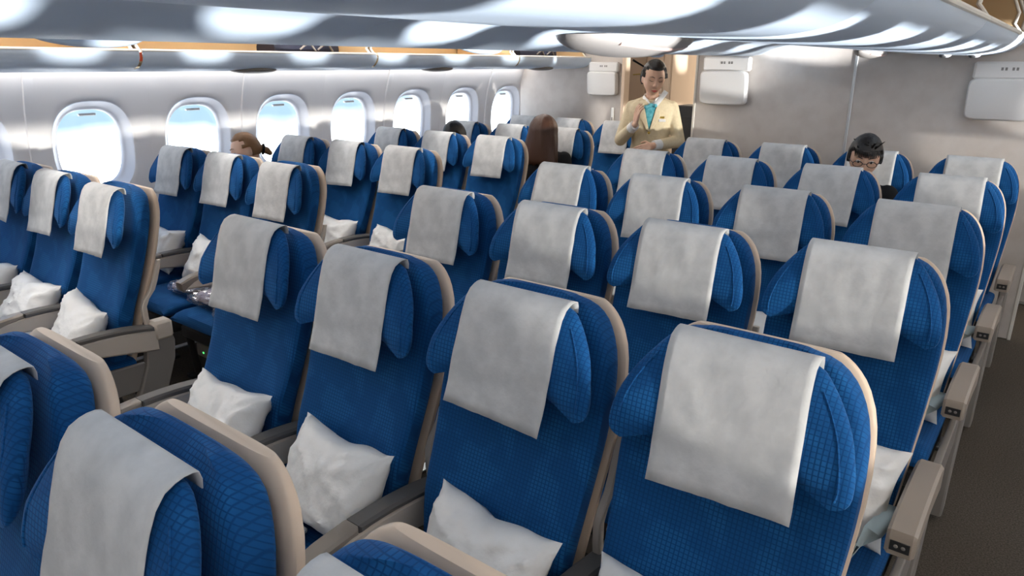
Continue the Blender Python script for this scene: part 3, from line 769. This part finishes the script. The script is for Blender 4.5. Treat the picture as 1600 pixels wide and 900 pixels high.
def seat(x, y, label, group, left_arm=True, right_arm=False, la=None, ra=None, hdz=0.0, recl=0.0, belt=False):
    global seat_n
    r = empty('airline_chair', (x, y, 0)); tag(r, label, 'chair', group)
    build(ME['shell'], 'seat_shell', 'beige', r); build(ME['backrest'], 'backrest', 'fabric', r)
    h = build(ME['headrest'], 'headrest', 'fabric', r, loc=(0, hdz*0.2, hdz))
    build(COV[(seat_n*5 + 1) % 6], 'headrest_cover', 'cover', h, solid=0.0016, ang=60)
    build(ME['s0'], 'wing_seam', 'fabric', h); build(ME['s1'], 'wing_seam', 'fabric', h)
    build(ME['cushion'], 'seat_cushion', 'fabric', r); build(ME['pan'], 'seat_pan', 'dark', r)
    for s in (-0.17, 0.17):
        build(ME['legf'], 'leg', 'dark', r, loc=(s, 0, 0)); build(ME['legr'], 'leg', 'dark', r, loc=(s, 0, 0))
    pb = build(ME['pbox'], 'power_box', 'grey', r, loc=(-0.05, 0, 0)); build(ME['led'], 'power_led', 'green', pb, sm=False)
    build(ME['hl'], 'hinge_cover', 'armb', r)
    if ra != 'right': build(ME['hr'], 'hinge_cover', 'armb', r)
    if left_arm: armrest(r, -SW/2, la)
    if right_arm: armrest(r, SW/2, ra)
    if belt:
        pts = [(0.215, -0.12, 0.475), (0.222, -0.19, 0.525), (0.215, -0.28, 0.548), (0.195, -0.36, 0.535), (0.155, -0.42, 0.492), (0.09, -0.43, 0.474)]
        build(lat_mb(pts, 0.048), 'seat_belt', 'belt', r, solid=0.003)
        pts = [(-0.225, -0.10, 0.47), (-0.19, -0.17, 0.488), (-0.10, -0.26, 0.474), (-0.01, -0.31, 0.470)]
        build(lat_mb(pts, 0.048), 'seat_belt', 'belt', r, solid=0.003)
        b = MB(); b.box(-0.005, 0.055, -0.365, -0.315, 0.474, 0.490, 0.005); build(b, 'buckle', 'seam', r, ang=30)
    seat_n += 1
    return r
rows_c = {-1: 'row nearest the camera', 0: 'front full row', 1: 'second full row', 2: 'third full row', 3: 'fourth full row', 4: 'last row by bulkhead'}
cols_c = ['left aisle seat', 'second seat from left', 'third seat from left', 'right aisle seat']
rows_l = {0: 'first visible row', 1: 'second row', 2: 'third row', 3: 'fourth row', 4: 'fifth row', 5: 'last row'}
cols_l = ['window seat', 'middle seat', 'aisle seat']
HDZ = {('c', 0, 0): 0.017, ('c', 2, 0): -0.006, ('c', 3, 1): 0.010, ('l', 2, 0): -0.013, ('l', 2, 1): -0.012, ('c', 0, 2): 0.009}
DX = {('c', 2, 0): 0.005, ('c', 3, 0): -0.004, ('c', 1, 1): 0.006, ('l', 0, 0): 0.006}
SX = lambda blk, c: c*SW if blk == 'c' else -1.251 + (c - 2)*SW
SY = lambda blk, r: r*ROW + (YL_OFF if blk == 'l' else 0)
for r in range(-1, 5):
    for c in range(4):
        if r == -1 and c == 0: continue
        seat(SX('c', c) + DX.get(('c', c, r), 0), SY('c', r), 'blue seat with white cover, centre block, %s, %s' % (rows_c[r], cols_c[c]), 'seats of the centre block',
             True, c == 3, 'left' if c == 0 else None, 'right' if c == 3 else None, HDZ.get(('c', c, r), 0), belt=(c in (1, 3) and r < 4))
for r in range(0, 6):
    for c in range(3):
        seat(SX('l', c) + DX.get(('l', c, r), 0), SY('l', r), 'blue seat with white cover, left block, %s, %s' % (rows_l[r], cols_l[c]), 'seats of the left block',
             True, c == 2, None, 'left' if c == 2 else None, HDZ.get(('l', c, r), 0), belt=(c == 2 and r < 2))

# ================================================================== PILLOWS
def pillow_mb(seed, w=0.38, h=0.285, d=0.085):
    rg = random.Random(seed); off = Vector((rg.random()*40, rg.random()*40, rg.random()*40))
    n, m = 28, 22; F = []; B = []
    for s, out in ((-1, F), (1, B)):
        for i in range(m + 1):
            row = []
            v = -1 + 2*i/m
            for j in range(n + 1):
                u = -1 + 2*j/n
                prof = max(0, (1 - abs(u)**3.2))**0.6*max(0, (1 - abs(v)**3.2))**0.6
                # edges pull in between the corners
                x = u*w/2*(1 - 0.10*(1 - abs(u*0) )*(1 - v*v)*abs(u)); z = v*h/2*(1 - 0.13*(1 - u*u)*abs(v))
                # radial creases from corners
                cu, cv = (1 - abs(u)), (1 - abs(v)); an = math.atan2(cv, cu + 1e-4)
                cre = 0.012*sin(an*13 + rg.random()*0 + off.x)*math.exp(-2.2*math.hypot(cu, cv))
                rg_ = 1 - abs(noise.noise(Vector((u*1.9 + v*0.8, v*1.6 - u*0.5, s*3)) + off))*2.2; rg2 = 1 - abs(noise.noise(Vector((u*4.2, v*3.1 + u, s*2)) + off))*2.2
                wr = max(0, rg_)**4*0.013 + max(0, rg2)**5*0.006 + noise.noise(Vector((u*1.3, v*1.3, s)) + off)*0.010
                y = s*(d*0.72*prof + (cre + wr)*min(1, prof*1.6))
                row.append((x, y, z + noise.noise(Vector((u*2, v*2, 9)) + off)*0.012))
            out.append(row)
    mb = MB(); mb.grid(F); mb.grid([r[::-1] for r in B]); return mb
PIL = []
for i in range(5):
    me = pillow_mb(40 + i).mesh('pillow')
    import bmesh
    bm = bmesh.new(); bm.from_mesh(me); bmesh.ops.remove_doubles(bm, verts=bm.verts, dist=0.0006); bmesh.ops.recalc_face_normals(bm, faces=bm.faces); bm.to_mesh(me); bm.free()
    PIL.append(me)
def pillow(blk, c, r, i, dx=0.0, tilt=0.0, dz=0.0):
    x = SX(blk, c) + dx + 0.05; y = SY(blk, r)
    rowname = (rows_c if blk == 'c' else rows_l)[r]; col = (cols_c if blk == 'c' else cols_l)[c]
    o = build(PIL[i % 5], 'pillow', 'pillow', None, ang=70, loc=(x, y - 0.235, 0.572 + dz), rot=(R(-30), R(tilt), R(rnd.uniform(-6, 6))))
    tag(o, 'white wrapped pillow on %s block, %s, %s' % ('centre' if blk == 'c' else 'left', rowname, col), 'pillow', 'pillows on the seats')
TIL = {('c', 0, 0): (0.0, -2, 0.01), ('c', 1, 0): (0.01, -2, 0.012), ('c', 2, 0): (0.0, -1, 0.0), ('c', 3, 0): (-0.07, -4, 0.012), ('l', 0, 0): (0.0, 0, 0), ('l', 1, 0): (0.0, 2, 0), ('l', 2, 0): (-0.02, 4, 0),
       ('l', 0, 1): (0.02, 0, 0.02), ('l', 1, 1): (0.04, 3, 0.02), ('c', 3, 1): (-0.015, 2, 0), ('c', 3, 2): (-0.015, 0, 0), ('c', 3, 3): (-0.015, 0, 0)}
k = 0
for blk, cs, rs in (('c', range(4), (0, 1, 2, 3)), ('l', range(3), (0, 1, 2))):
    for r in rs:
        for c in cs:
            if blk == 'l' and r == 1 and c == 2: continue
            if blk == 'l' and r == 2 and c == 0: continue
            dx, t, dz = TIL.get((blk, c, r), (rnd.uniform(-0.03, 0.03), rnd.uniform(-9, 3), 0))
            pillow(blk, c, r, k, dx, t, dz); k += 1

# ================================================================== blankets and headsets in plastic
def bag_thing(name, loc, rz, sx, sy, sz, label, inner='blanket', band=None, seed=0):
    o = empty(name, loc, rz); tag(o, label, 'plastic bag', 'items in clear plastic on the seats')
    off = Vector((seed*3.1, seed*1.7, 0))
    def shp(f, amp, fr):
        def fn(q):
            nrm = Vector((q.x/sx, q.y/sy, q.z/sz)); p = Vector((abs(nrm.x)**0.7*(1 if nrm.x > 0 else -1)*sx, abs(nrm.y)**0.7*(1 if nrm.y > 0 else -1)*sy, abs(nrm.z)**0.85*(1 if nrm.z > 0 else -1)*sz))*f
            k = noise.noise(p*fr + off)*amp + noise.noise(p*fr*2.7 + off)*amp*0.5
            p = p + nrm.normalized()*k; p.z = max(p.z, -sz); return p
        return fn
    b = MB(); b.sphere((0, 0, sz), (sx, sy, sz), nu=36, nv=20, fn=shp(0.80, 0.010, 14)); build(b, 'contents', inner, o, ang=70)
    b = MB(); b.sphere((0, 0, sz), (sx, sy, sz), nu=60, nv=30, fn=shp(1.0, 0.013, 26)); build(b, 'plastic_wrap', 'wrap', o, sm=False)
    if band:
        b = MB(); x, y, ln = band; b.tube([(x - ln, y, sz*1.90), (x, y + 0.01, sz*2.05), (x + ln, y, sz*1.90)], 0.020, 8); build(b, 'teal_card', 'teal', o)
    return o
lb = SY('l', 1)
bag_thing('blanket_bag', (-1.29, lb - 0.36, 0.462), 0.25, 0.25, 0.13, 0.042, 'crumpled plastic bag of mauve blanket on left block aisle seat, second row', seed=1)
bag_thing('headset_bag', (-1.08, lb - 0.47, 0.462), -0.5, 0.16, 0.10, 0.036, 'small crumpled plastic bag with teal card at the cushion edge', band=(0.03, 0.0, 0.035), seed=2)
bag_thing('slipper_bag', (SX('l', 1) + 0.10, lb - 0.36, 0.462), 0.1, 0.13, 0.10, 0.030, 'plastic bag with teal card on left block middle seat, second row', band=(0.06, 0.0, 0.04), seed=3)
bag_thing('headset_bag', (SX('c', 1) - 0.10, SY('c', 0) - 0.42, 0.462), 0.7, 0.14, 0.11, 0.030, 'clear plastic bag with teal headset below the second pillow of front row', inner='dark', band=(0.0, -0.02, 0.06), seed=4)
bag_thing('blanket_bag', (SX('c', 2) + 0.03, SY('c', 1) - 0.38, 0.462), 0.05, 0.20, 0.12, 0.045, 'mauve blanket in plastic seen between the two nearest big seats', seed=5)
bag_thing('blanket_bag', (SX('c', 3) - 0.02, SY('c', 1) - 0.40, 0.462), 0.0, 0.18, 0.11, 0.035, 'wrapped blanket on right aisle seat of second full centre row', seed=6)

# ================================================================== PEOPLE
def remesh(mb, name, voxel, it=4, fac=0.5):
    me = mb.mesh(name); o = bpy.data.objects.new('tmp', me); C.objects.link(o)
    r = o.modifiers.new('r', 'REMESH'); r.mode = 'VOXEL'; r.voxel_size = voxel
    s = o.modifiers.new('s', 'SMOOTH'); s.factor = fac; s.iterations = it
    dg = bpy.context.evaluated_depsgraph_get(); dg.update()
    out = bpy.data.meshes.new_from_object(o.evaluated_get(dg)); out.name = name
    bpy.data.objects.remove(o); bpy.data.meshes.remove(me)
    return out
def head_fn(q):
    x, y, z = q
    t = z/0.115
    if t < 0:
        k = -t; x *= 1 - 0.34*k**1.6; y = y*(1 - 0.16*k) - 0.012*k
        if y > 0: y *= 1 - 0.30*k
    else:
        y += 0.006*t
    if y < 0:                                       # flatter face with eye sockets
        f = max(0, -y/0.092); y += 0.012*f*math.exp(-((z - 0.01)/0.022)**2)*math.exp(-((abs(x) - 0.032)/0.018)**2)
        y += 0.008*f*f*(1 if abs(x) < 0.05 else 0.5)
        y += -0.006*f*math.exp(-((z + 0.098)/0.020)**2)*math.exp(-(x/0.025)**2)
    return Vector((x, y, z))
def head_parts(mb, Mx):
    mb.sphere((0, 0, 0), (0.075, 0.096, 0.115), nu=44, nv=30, fn=lambda q: Mx @ head_fn(q))
    def cone(a, b, ra, rb): mb.cone(Mx @ Vector(a), Mx @ Vector(b), ra, rb, 10)
    cone((0, -0.080, 0.022), (0, -0.094, -0.020), 0.008, 0.0105)
    cone((-0.010, -0.087, -0.024), (0.010, -0.087, -0.024), 0.0085, 0.0085)
    for s in (-1, 1):
        mb.sphere(Mx @ Vector((s*0.074, 0.010, -0.008)), (0.009, 0.018, 0.030), mtx=Mx.to_3x3(), nu=12, nv=10)
    cone((-0.014, -0.086, -0.058), (0.014, -0.086, -0.058), 0.0075, 0.0075)
def hand(mb, wrist, d, palm_n, curl=0.5, thumb=1, sc=1.0):
    """wrist point, direction of the hand, normal out of the palm; thumb=+1/-1 side"""
    w_ = Vector(wrist); d = Vector(d).normalized(); n = Vector(palm_n); n = (n - d*n.dot(d)).normalized(); sd = d.cross(n)*thumb
    for k in (-1.5, -0.5, 0.5, 1.5):
        mb.cone(w_ + sd*k*0.010*sc, w_ + d*0.080*sc + sd*k*0.0185*sc, 0.0125*sc, 0.0105*sc, 10)
    for k, ln in ((-1.5, 0.060), (-0.5, 0.074), (0.5, 0.080), (1.5, 0.072)):
        p = w_ + d*0.082*sc + sd*k*0.0195*sc; dd = d.copy(); rr = 0.0088
        for j, f in enumerate((0.45, 0.32, 0.23)):
            a = curl*(0.55 if j == 0 else 0.8) + 0.06*k*(-1)
            dd = (dd*cos(a) + n*sin(a)).normalized(); n2 = (n*cos(a) - d*sin(a))
            q = p + dd*ln*f*sc; mb.cone(p, q, rr*sc, (rr - 0.0008)*sc, 8); p = q; rr -= 0.0008
    p = w_ + d*0.022*sc + sd*0.022*sc; q = p + (d*0.55 + sd*0.75 + n*0.35).normalized()*0.042*sc; r_ = q + (d*0.85 + sd*0.2 + n*0.5).normalized()*0.034*sc
    mb.cone(p, q, 0.0125*sc, 0.0105*sc, 8); mb.cone(q, r_, 0.0100*sc, 0.0080*sc, 8)
TORSO = [(0.0, 0.165, 0.115), (0.10, 0.160, 0.108), (0.20, 0.140, 0.098), (0.30, 0.150, 0.105), (0.40, 0.170, 0.115), (0.47, 0.178, 0.105), (0.52, 0.150, 0.085), (0.555, 0.085, 0.065)]
def torso_rings(base, lean, k=1.0, side=0.0, grow=0.0, wk=1.0, z0=0.0, z1=0.555):
    rings = []
    tw = [(a, b*wk + grow) for a, b, c in TORSO]; td = [(a, c + grow) for a, b, c in TORSO]
    for i in range(19):
        t = z0 + (z1 - z0)*i/18
        c = Vector(base) + Vector((sin(side), -sin(lean)*cos(side), cos(lean)*cos(side)))*t*k
        rings.append([(c.x + p[0]*slerp(tw, t)*k, c.y + p[1]*slerp(td, t)*k, c.z - p[1]*slerp(td, t)*k*sin(lean)*0.6 - 0.3*p[0]*slerp(tw, t)*sin(side)) for p in (sup(2*pi*j/32, 1, 1, 2.4) for j in range(32))])
    return rings
def hair_cap(mb, Mx, grow=0.012, front=0.040, side_drop=-0.02, back=-0.09):
    def fn(q):
        p = head_fn(q); nrm = Vector((q.x/0.075, q.y/0.096, q.z/0.115)).normalized()
        face = q.y < -0.005 and q.z < front + 0.030*(abs(q.x)/0.075) - 0.10*max(0, q.y + 0.045)*0
        low = q.z < (side_drop if q.y < 0.03 else back)
        if face and abs(q.x) < 0.068 and q.z < front: p = p*0.86
        elif low: p = p*0.88
        elif q.y < -0.03 and q.z < front + 0.012: p = p*0.97
        else: p = p + nrm*(grow + 0.002*noise.noise(q*60))
        return Mx @ p
    mb.sphere((0, 0, 0), (0.075, 0.096, 0.115), nu=56, nv=44, fn=fn)
def face_bits(root, Mx, brow='hairk', eyes='down', lipm='lips', open_eye=False):
    def b3(p): return Mx @ Vector(p)
    for s in (-1, 1):
        b = MB(); b.tube([b3((s*0.014, -0.0845, 0.031)), b3((s*0.030, -0.0815, 0.037)), b3((s*0.047, -0.070, 0.032))], [0.0022, 0.0028, 0.0014], 6); build(b, 'eyebrow', brow, root)
        if open_eye:
            b = MB(); b.sphere(b3((s*0.031, -0.071, 0.010)), (0.013, 0.010, 0.0075), mtx=Mx.to_3x3()); build(b, 'eye', 'eyew', root)
            b = MB(); b.sphere(b3((s*0.031, -0.0795, 0.009)), (0.0055, 0.003, 0.0058), mtx=Mx.to_3x3()); build(b, 'iris', 'hairk', root)
        b = MB(); b.tube([b3((s*0.017, -0.0775, 0.006)), b3((s*0.031, -0.0795, 0.004 if not open_eye else 0.017)), b3((s*0.046, -0.068, 0.008))], [0.0012, 0.0022, 0.0014], 6); build(b, 'eyelashes', 'hairk', root)
    b = MB(); b.tube([b3((-0.022, -0.0855, -0.058)), b3((-0.008, -0.0935, -0.0545)), b3((0.008, -0.0935, -0.0545)), b3((0.022, -0.0855, -0.058))], [0.0018, 0.0042, 0.0042, 0.0018], 8); u = build(b, 'upper_lip', lipm, root)
    b = MB(); b.tube([b3((-0.020, -0.0855, -0.060)), b3((0, -0.0940, -0.0640)), b3((0.020, -0.0855, -0.060))], [0.0018, 0.0052, 0.0018], 8); build(b, 'lower_lip', lipm, root)
def HM(center, yaw=0, pitch=0, roll=0, sc=1.08):
    return Matrix.Translation(center) @ Matrix.Scale(sc, 4) @ Matrix.Rotation(yaw, 4, 'Z') @ Matrix.Rotation(pitch, 4, 'X') @ Matrix.Rotation(roll, 4, 'Y')

# ---- flight attendant standing in the left aisle
AX, AY = -0.64, 3.93
pa = empty('person', (AX, AY, -0.02), R(22)); tag(pa, 'flight attendant in cream jacket and teal scarf standing in the aisle', 'person')
HC = Vector((0.005, -0.055, 1.580)); Mh = HM(HC, R(18), R(17), R(4))
mb = MB(); head_parts(mb, Mh)
mb.cone((0, -0.005, 1.40), (0.0, -0.025, 1.52), 0.052, 0.046)
mb.loft(torso_rings((0, 0, 0.945), 0.02, 0.93, grow=-0.018, z1=0.50))
rs, re, rw = Vector((-0.152, 0.0, 1.362)), Vector((-0.225, -0.055, 1.115)), Vector((-0.095, -0.235, 1.250))
ls, le, lw = Vector((0.152, 0.0, 1.362)), Vector((0.225, -0.045, 1.115)), Vector((0.045, -0.235, 1.095))
for a, b_, c in ((rs, re, rw), (ls, le, lw)):
    mb.cone(a, b_, 0.043, 0.034); mb.cone(b_, c, 0.034, 0.024)
hand(mb, rw, (0.10, -0.15, 0.95), (0.75, 0.55, -0.1), 0.50, 1)
hand(mb, lw, (-0.93, -0.12, -0.32), (0.05, 0.9, -0.35), 0.28, -1)
for s in (-1, 1):
    mb.cone((s*0.085, 0, 0.92), (s*0.08, -0.01, 0.50), 0.085, 0.055); mb.cone((s*0.08, -0.01, 0.50), (s*0.075, 0.02, 0.10), 0.052, 0.034); mb.cone((s*0.075, 0.02, 0.10), (s*0.075, -0.12, 0.06), 0.034, 0.028)
build(remesh(mb, 'body', 0.0045, 3, 0.5), 'body', 'skin', pa, ang=180)
# jacket
mb = MB(); mb.loft(torso_rings((0, 0, 0.905), 0.02, 0.95, grow=0.012, z1=0.548))
for a, b_, c in ((rs, re, rw), (ls, le, lw)):
    cc = b_ + (c - b_)*0.72; mb.cone(a + Vector((0, 0, 0.0)), b_, 0.056, 0.050); mb.cone(b_, cc, 0.050, 0.042); mb.cone(a, (0, 0.012, 1.420), 0.050, 0.052)
jk = build(remesh(mb, 'jacket', 0.007, 5, 0.5), 'jacket', 'cream', pa, ang=180)
def tfront(x, z, off=0.0):
    t = (z - 0.905)/0.95; hw = slerp([(a, b + 0.012) for a, b, c in TORSO], t)*0.95; hd = slerp([(a, c + 0.012) for a, b, c in TORSO], t)*0.95
    u = min(abs(x)/hw, 0.98); return Vector((x, -sin(0.02)*t*0.95 - hd*(1 - u**2.4)**(1/2.4) - off, z))
def vpatch(xl, xr, za, zb, off, n=14, m=6):
    P = []
    for i in range(n+1):
        t = i/n; z = za + (zb - za)*t; a, b = xl(t), xr(t)
        P.append([tfront(a + (b - a)*j/m, z, off) for j in range(m+1)])
    return MB().grid(P)
build(vpatch(lambda t: -0.002 - 0.052*t, lambda t: 0.002 + 0.052*t, 1.205, 1.385, 0.004), 'blouse', 'scarf', jk, solid=0.004)
for s in (-1, 1):
    build(vpatch(lambda t: s*(0.000 + 0.050*t), lambda t: s*(0.016 + 0.050*t + 0.036*(1 - abs(2*t - 1.1))), 1.19, 1.395, 0.008), 'lapel', 'cream', jk, solid=0.006)
    mbc = MB(); mbc.tube([(s*0.02, 0.058, 1.455), (s*0.058, 0.020, 1.450), (s*0.064, -0.030, 1.435), (s*0.038, -0.082, 1.415), (s*0.006, -0.105, 1.385)], [0.010, 0.011, 0.012, 0.013, 0.007], 8, 0.6, 1.7); build(mbc, 'shirt_collar', 'white', jk)
b = MB(); b.sphere((0.0, -0.112, 1.385), (0.020, 0.014, 0.018)); b.cone((-0.004, -0.112, 1.385), (-0.034, -0.122, 1.370), 0.009, 0.016); b.cone((0.004, -0.112, 1.385), (0.036, -0.120, 1.385), 0.009, 0.016)
build(remesh(b, 'scarf', 0.004, 2), 'scarf', 'scarf', pa, ang=180)
b = MB(); b.grid([[(0.02 + 0.016*j + 0.011*i, -0.122 - 0.004*i, 1.385 + 0.015*i + (0.012 - 0.010*j)) for j in range(3)] for i in range(8)]); build(b, 'scarf_tail', 'white', pa, solid=0.003)
for b_, c in ((re, rw), (le, lw)):
    d = (c - b_).normalized(); mbc = MB(); mbc.tube([c - d*0.075, c - d*0.012], [0.040, 0.038], 20); build(mbc, 'shirt_cuff', 'white', pa, ang=50)
p1 = tfront(0.095, 1.275, 0.008); b = MB(); b.box(p1.x - 0.026, p1.x + 0.026, p1.y - 0.004, p1.y + 0.004, p1.z - 0.010, p1.z + 0.010, 0.002); build(b, 'name_badge', 'white', jk, ang=30)
b = MB(); b.box(p1.x - 0.024, p1.x + 0.016, p1.y - 0.004, p1.y + 0.004, p1.z + 0.016, p1.z + 0.030, 0.002); build(b, 'gold_wings', 'gold', jk, ang=30)
b = MB(); b.sphere(tfront(0.0, 1.180, 0.010), (0.010, 0.004, 0.010)); build(b, 'jacket_button', 'gold', jk)
b = MB(); b.loft([sring(z, hw, hd, 0.0, 2.3, 32) for z, hw, hd in ((0.92, 0.165, 0.115), (0.80, 0.180, 0.125), (0.60, 0.175, 0.120), (0.46, 0.165, 0.115))]); build(b, 'skirt', 'cream', pa)
mb = MB(); hair_cap(mb, Mh, 0.020, 0.066, 0.012, -0.05)
hb = build(mb, 'hair', 'hairk', pa, ang=180)
b = MB(); b.sphere(Mh @ Vector((-0.012, 0.108, 0.020)), (0.050, 0.042, 0.048)); build(b, 'hair_bun', 'hairk', hb)
b = MB(); b.tube([Mh @ Vector((-0.03, 0.105, 0.035)), Mh @ Vector((-0.150, 0.085, 0.095))], [0.006, 0.008], 8); build(b, 'hair_stick', 'black', hb)
b = MB(); b.tube([Mh @ Vector((-0.05, 0.10, 0.0)), Mh @ Vector((-0.13, 0.095, -0.012))], [0.004, 0.004], 8); build(b, 'hair_pin', 'gold', hb)
face_bits(pa, Mh)

def seated(name_label, x, y, yaw, head, hyaw, hpitch, hroll, lean, side, top, skinm, voxel=0.006, k=0.95, seat_z=0.47, hips_y=-0.30):
    p = empty('person', (x, y, 0), yaw); tag(p, name_label, 'person')
    base = Vector((0, hips_y, seat_z + 0.03)); HCn = Vector(head); Mm = HM(HCn, hyaw, hpitch, hroll)
    mb = MB(); head_parts(mb, Mm)
    nk = base + Vector((sin(side), -sin(lean)*cos(side), cos(lean)*cos(side)))*0.53*k
    mb.cone(nk, HCn + (nk - HCn)*0.35, 0.054, 0.050)
    mb.loft(torso_rings(base, lean, k, side, -0.012))
    sh = [nk + Vector((s*0.165, 0.0, -0.045)) for s in (-1, 1)]
    el = [sh[0] + Vector((-0.045, -0.06, -0.25)), sh[1] + Vector((0.045, -0.06, -0.25))]
    wr = [Vector((-0.10, hips_y - 0.27, seat_z + 0.16)), Vector((0.10, hips_y - 0.27, seat_z + 0.16))]
    for i in (0, 1):
        mb.cone(sh[i], el[i], 0.044, 0.036); mb.cone(el[i], wr[i], 0.036, 0.026)
        hand(mb, wr[i], ((1 if i == 0 else -1)*0.4, -0.8, -0.1), (0, 0.1, -1), 0.35, 1 if i == 0 else -1)
    s_ = [(-1, 0), (1, 0)]
    for s, _ in s_:
        hip = base + Vector((s*0.085, 0.0, 0.03)); kn = base + Vector((s*0.09, -0.33, 0.0)); an = Vector((s*0.09, kn.y + 0.05, 0.09))
        mb.cone(hip, kn, 0.075, 0.055); mb.cone(kn, an, 0.052, 0.036); mb.cone(an, an + Vector((0, -0.14, -0.045)), 0.036, 0.030)
    build(remesh(mb, 'body', voxel, 3), 'body', skinm, p, ang=180)
    mb = MB(); mb.loft(torso_rings(base, lean, k, side, 0.016, z1=0.54))
    for i in (0, 1):
        mb.cone(sh[i], el[i], 0.062, 0.054); mb.cone(el[i], el[i] + (wr[i] - el[i])*0.85, 0.054, 0.042)
    tp = build(remesh(mb, 'jacket', 0.009, 5), 'jacket', top, p, ang=180)
    mb = MB()
    for s, _ in s_:
        hip = base + Vector((s*0.085, 0.0, 0.03)); kn = base + Vector((s*0.09, -0.33, 0.0)); an = Vector((s*0.09, kn.y + 0.05, 0.11))
        mb.cone(hip, kn, 0.090, 0.068); mb.cone(kn, an, 0.066, 0.052)
    build(remesh(mb, 'trousers', 0.010, 4), 'trousers', 'black', p, ang=180)
    return p, Mm, nk
# ---- man with glasses reading in the last centre row
pm, Mm, nk = seated('man with black hair and glasses in black jacket, looking down, last row', 1.06, SY('c', 4), 0.0, (0.015, -0.285, 1.160), R(14), R(20), R(3), 0.02, 0.0, 'black', 'skin')
mb = MB(); hair_cap(mb, Mm, 0.014, 0.046, -0.020, -0.06); hm = build(mb, 'hair', 'hairk', pm, ang=180)
b = MB()
for i in range(40):
    a = rnd.uniform(-1, 1); q = Vector((a*0.06, -0.075 + 0.12*rnd.random(), 0.085 + 0.02*rnd.random() - 0.02*abs(a))); t_ = q + Vector((rnd.uniform(-0.02, 0.02), -0.012, rnd.uniform(0.008, 0.03)))
    b.cone(Mm @ q, Mm @ t_, 0.006, 0.0015, 6)
for i in range(16):
    a = -1 + 2*i/15; q = Vector((a*0.055, -0.085 + 0.02*abs(a), 0.070)); t_ = Vector((a*0.060 + 0.008, -0.088 + 0.016*a*a, 0.036 + 0.008*rnd.random()))
    b.cone(Mm @ q, Mm @ t_, 0.007, 0.002, 6)
build(b, 'fringe', 'hairk', hm)
face_bits(pm, Mm, open_eye=True)
g = MB()
for s in (-1, 1):
    g.tube([Mm @ Vector((s*0.034 + 0.023*cos(2*pi*j/24), -0.094 + 0.006*abs(cos(2*pi*j/24))*0, 0.006 + 0.016*sin(2*pi*j/24))) for j in range(25)], 0.0022, 6)
    g.tube([Mm @ Vector((s*0.057, -0.092, 0.010)), Mm @ Vector((s*0.078, -0.050, 0.008)), Mm @ Vector((s*0.080, 0.010, 0.004))], 0.0020, 6)
g.tube([Mm @ Vector((-0.011, -0.095, 0.008)), Mm @ Vector((0, -0.101, 0.011)), Mm @ Vector((0.011, -0.095, 0.008))], 0.0020, 6)
build(g, 'glasses', 'dark', pm)

# ---- woman with long brown hair, back turned, in the fifth left row
pw, Mw, nk = seated('woman with long straight brown hair in black top, back turned to camera', -1.36, SY('l', 4) - 0.02, R(22), (0.0, -0.285, 1.155), R(165), R(8), 0, 0.0, 0.0, 'black', 'skin', seat_z=0.47)
def long_hair(Mx, top, m, par, L0=0.215, w0=0.100, w1=0.150):
    rings = []
    for i in range(26):
        t = (i/25)**1.7; z = 0.1298 - (0.1298 + L0)*t
        if z > 0.0:
            s = sqrt(max(0.0, 1 - (z/0.130)**2)); hw, hd = w0*s + 0.002, 0.112*s + 0.002; yc = 0.010
        else:
            q = -z/L0; hw = w0 + (w1 - w0)*q**0.8; hd = 0.112 - 0.050*q; yc = 0.010 + 0.040*q
        n = 48; r = []
        for k in range(n):
            p = sup(2*pi*k/n, hw, hd, 2.2); a = 2*pi*k/n
            wob = 1 + 0.018*sin(a*13 + 3*t) + 0.012*sin(a*29)
            y = yc + p[1]*wob
            if z < 0.055 and p[1] < 0: y = max(y, -0.035 + 0.01*t)      # open at the face
            r.append(Mx @ Vector((p[0]*wob, y, z - (0.025*abs(sin(a*9)) if i == 25 else 0))))
        rings.append(r)
    return build(MB().loft(rings), 'hair', m, par, ang=180)
long_hair(Mw, None, 'hairb', pw)
face_bits(pw, Mw)

# ---- woman leaning to the window in the third left row, hair tied back
pl, Ml, nk = seated('woman with tied light brown hair leaning toward the window, left block', -2.33, SY('l', 2) - 0.05, 0.0, (-0.12, -0.30, 1.085), R(-22), R(12), R(-10), 0.20, -0.20, 'black', 'skin', k=0.88)
mb = MB(); hair_cap(mb, Ml, 0.008, 0.064, 0.020, -0.04); hl = build(mb, 'hair', 'hairl', pl, ang=180)
b = MB(); b.cone(Ml @ Vector((0, 0.085, 0.0)), Ml @ Vector((0.0, 0.125, -0.025)), 0.030, 0.024); b.cone(Ml @ Vector((0, 0.125, -0.025)), Ml @ Vector((0, 0.140, -0.045)), 0.026, 0.018); build(remesh(b, 'ponytail', 0.004, 2), 'ponytail', 'hairl', hl, ang=180)
b = MB(); b.tube([Ml @ (Vector((0, 0.108, -0.012)) + 0.030*Vector((cos(2*pi*j/20), 0.35*sin(2*pi*j/20), 0.9*sin(2*pi*j/20)))) for j in range(21)], 0.008, 8); build(b, 'hair_tie', 'black', hl)
face_bits(pl, Ml, brow='hairl')
# ---- passenger mostly hidden in the fifth left row by the window
ph, Mp, nk = seated('dark-haired passenger whose crown just shows over a fourth row seat', SX('l', 0) + 0.16, SY('l', 4) - 0.02, 0.0, (0.0, -0.31, 1.070), 0, R(20), 0, 0.04, 0.0, 'black', 'skin2', k=0.92, voxel=0.008)
mb = MB(); hair_cap(mb, Mp, 0.013, 0.046, -0.02, -0.07); build(mb, 'hair', 'hairk', ph, ang=180)
face_bits(ph, Mp)
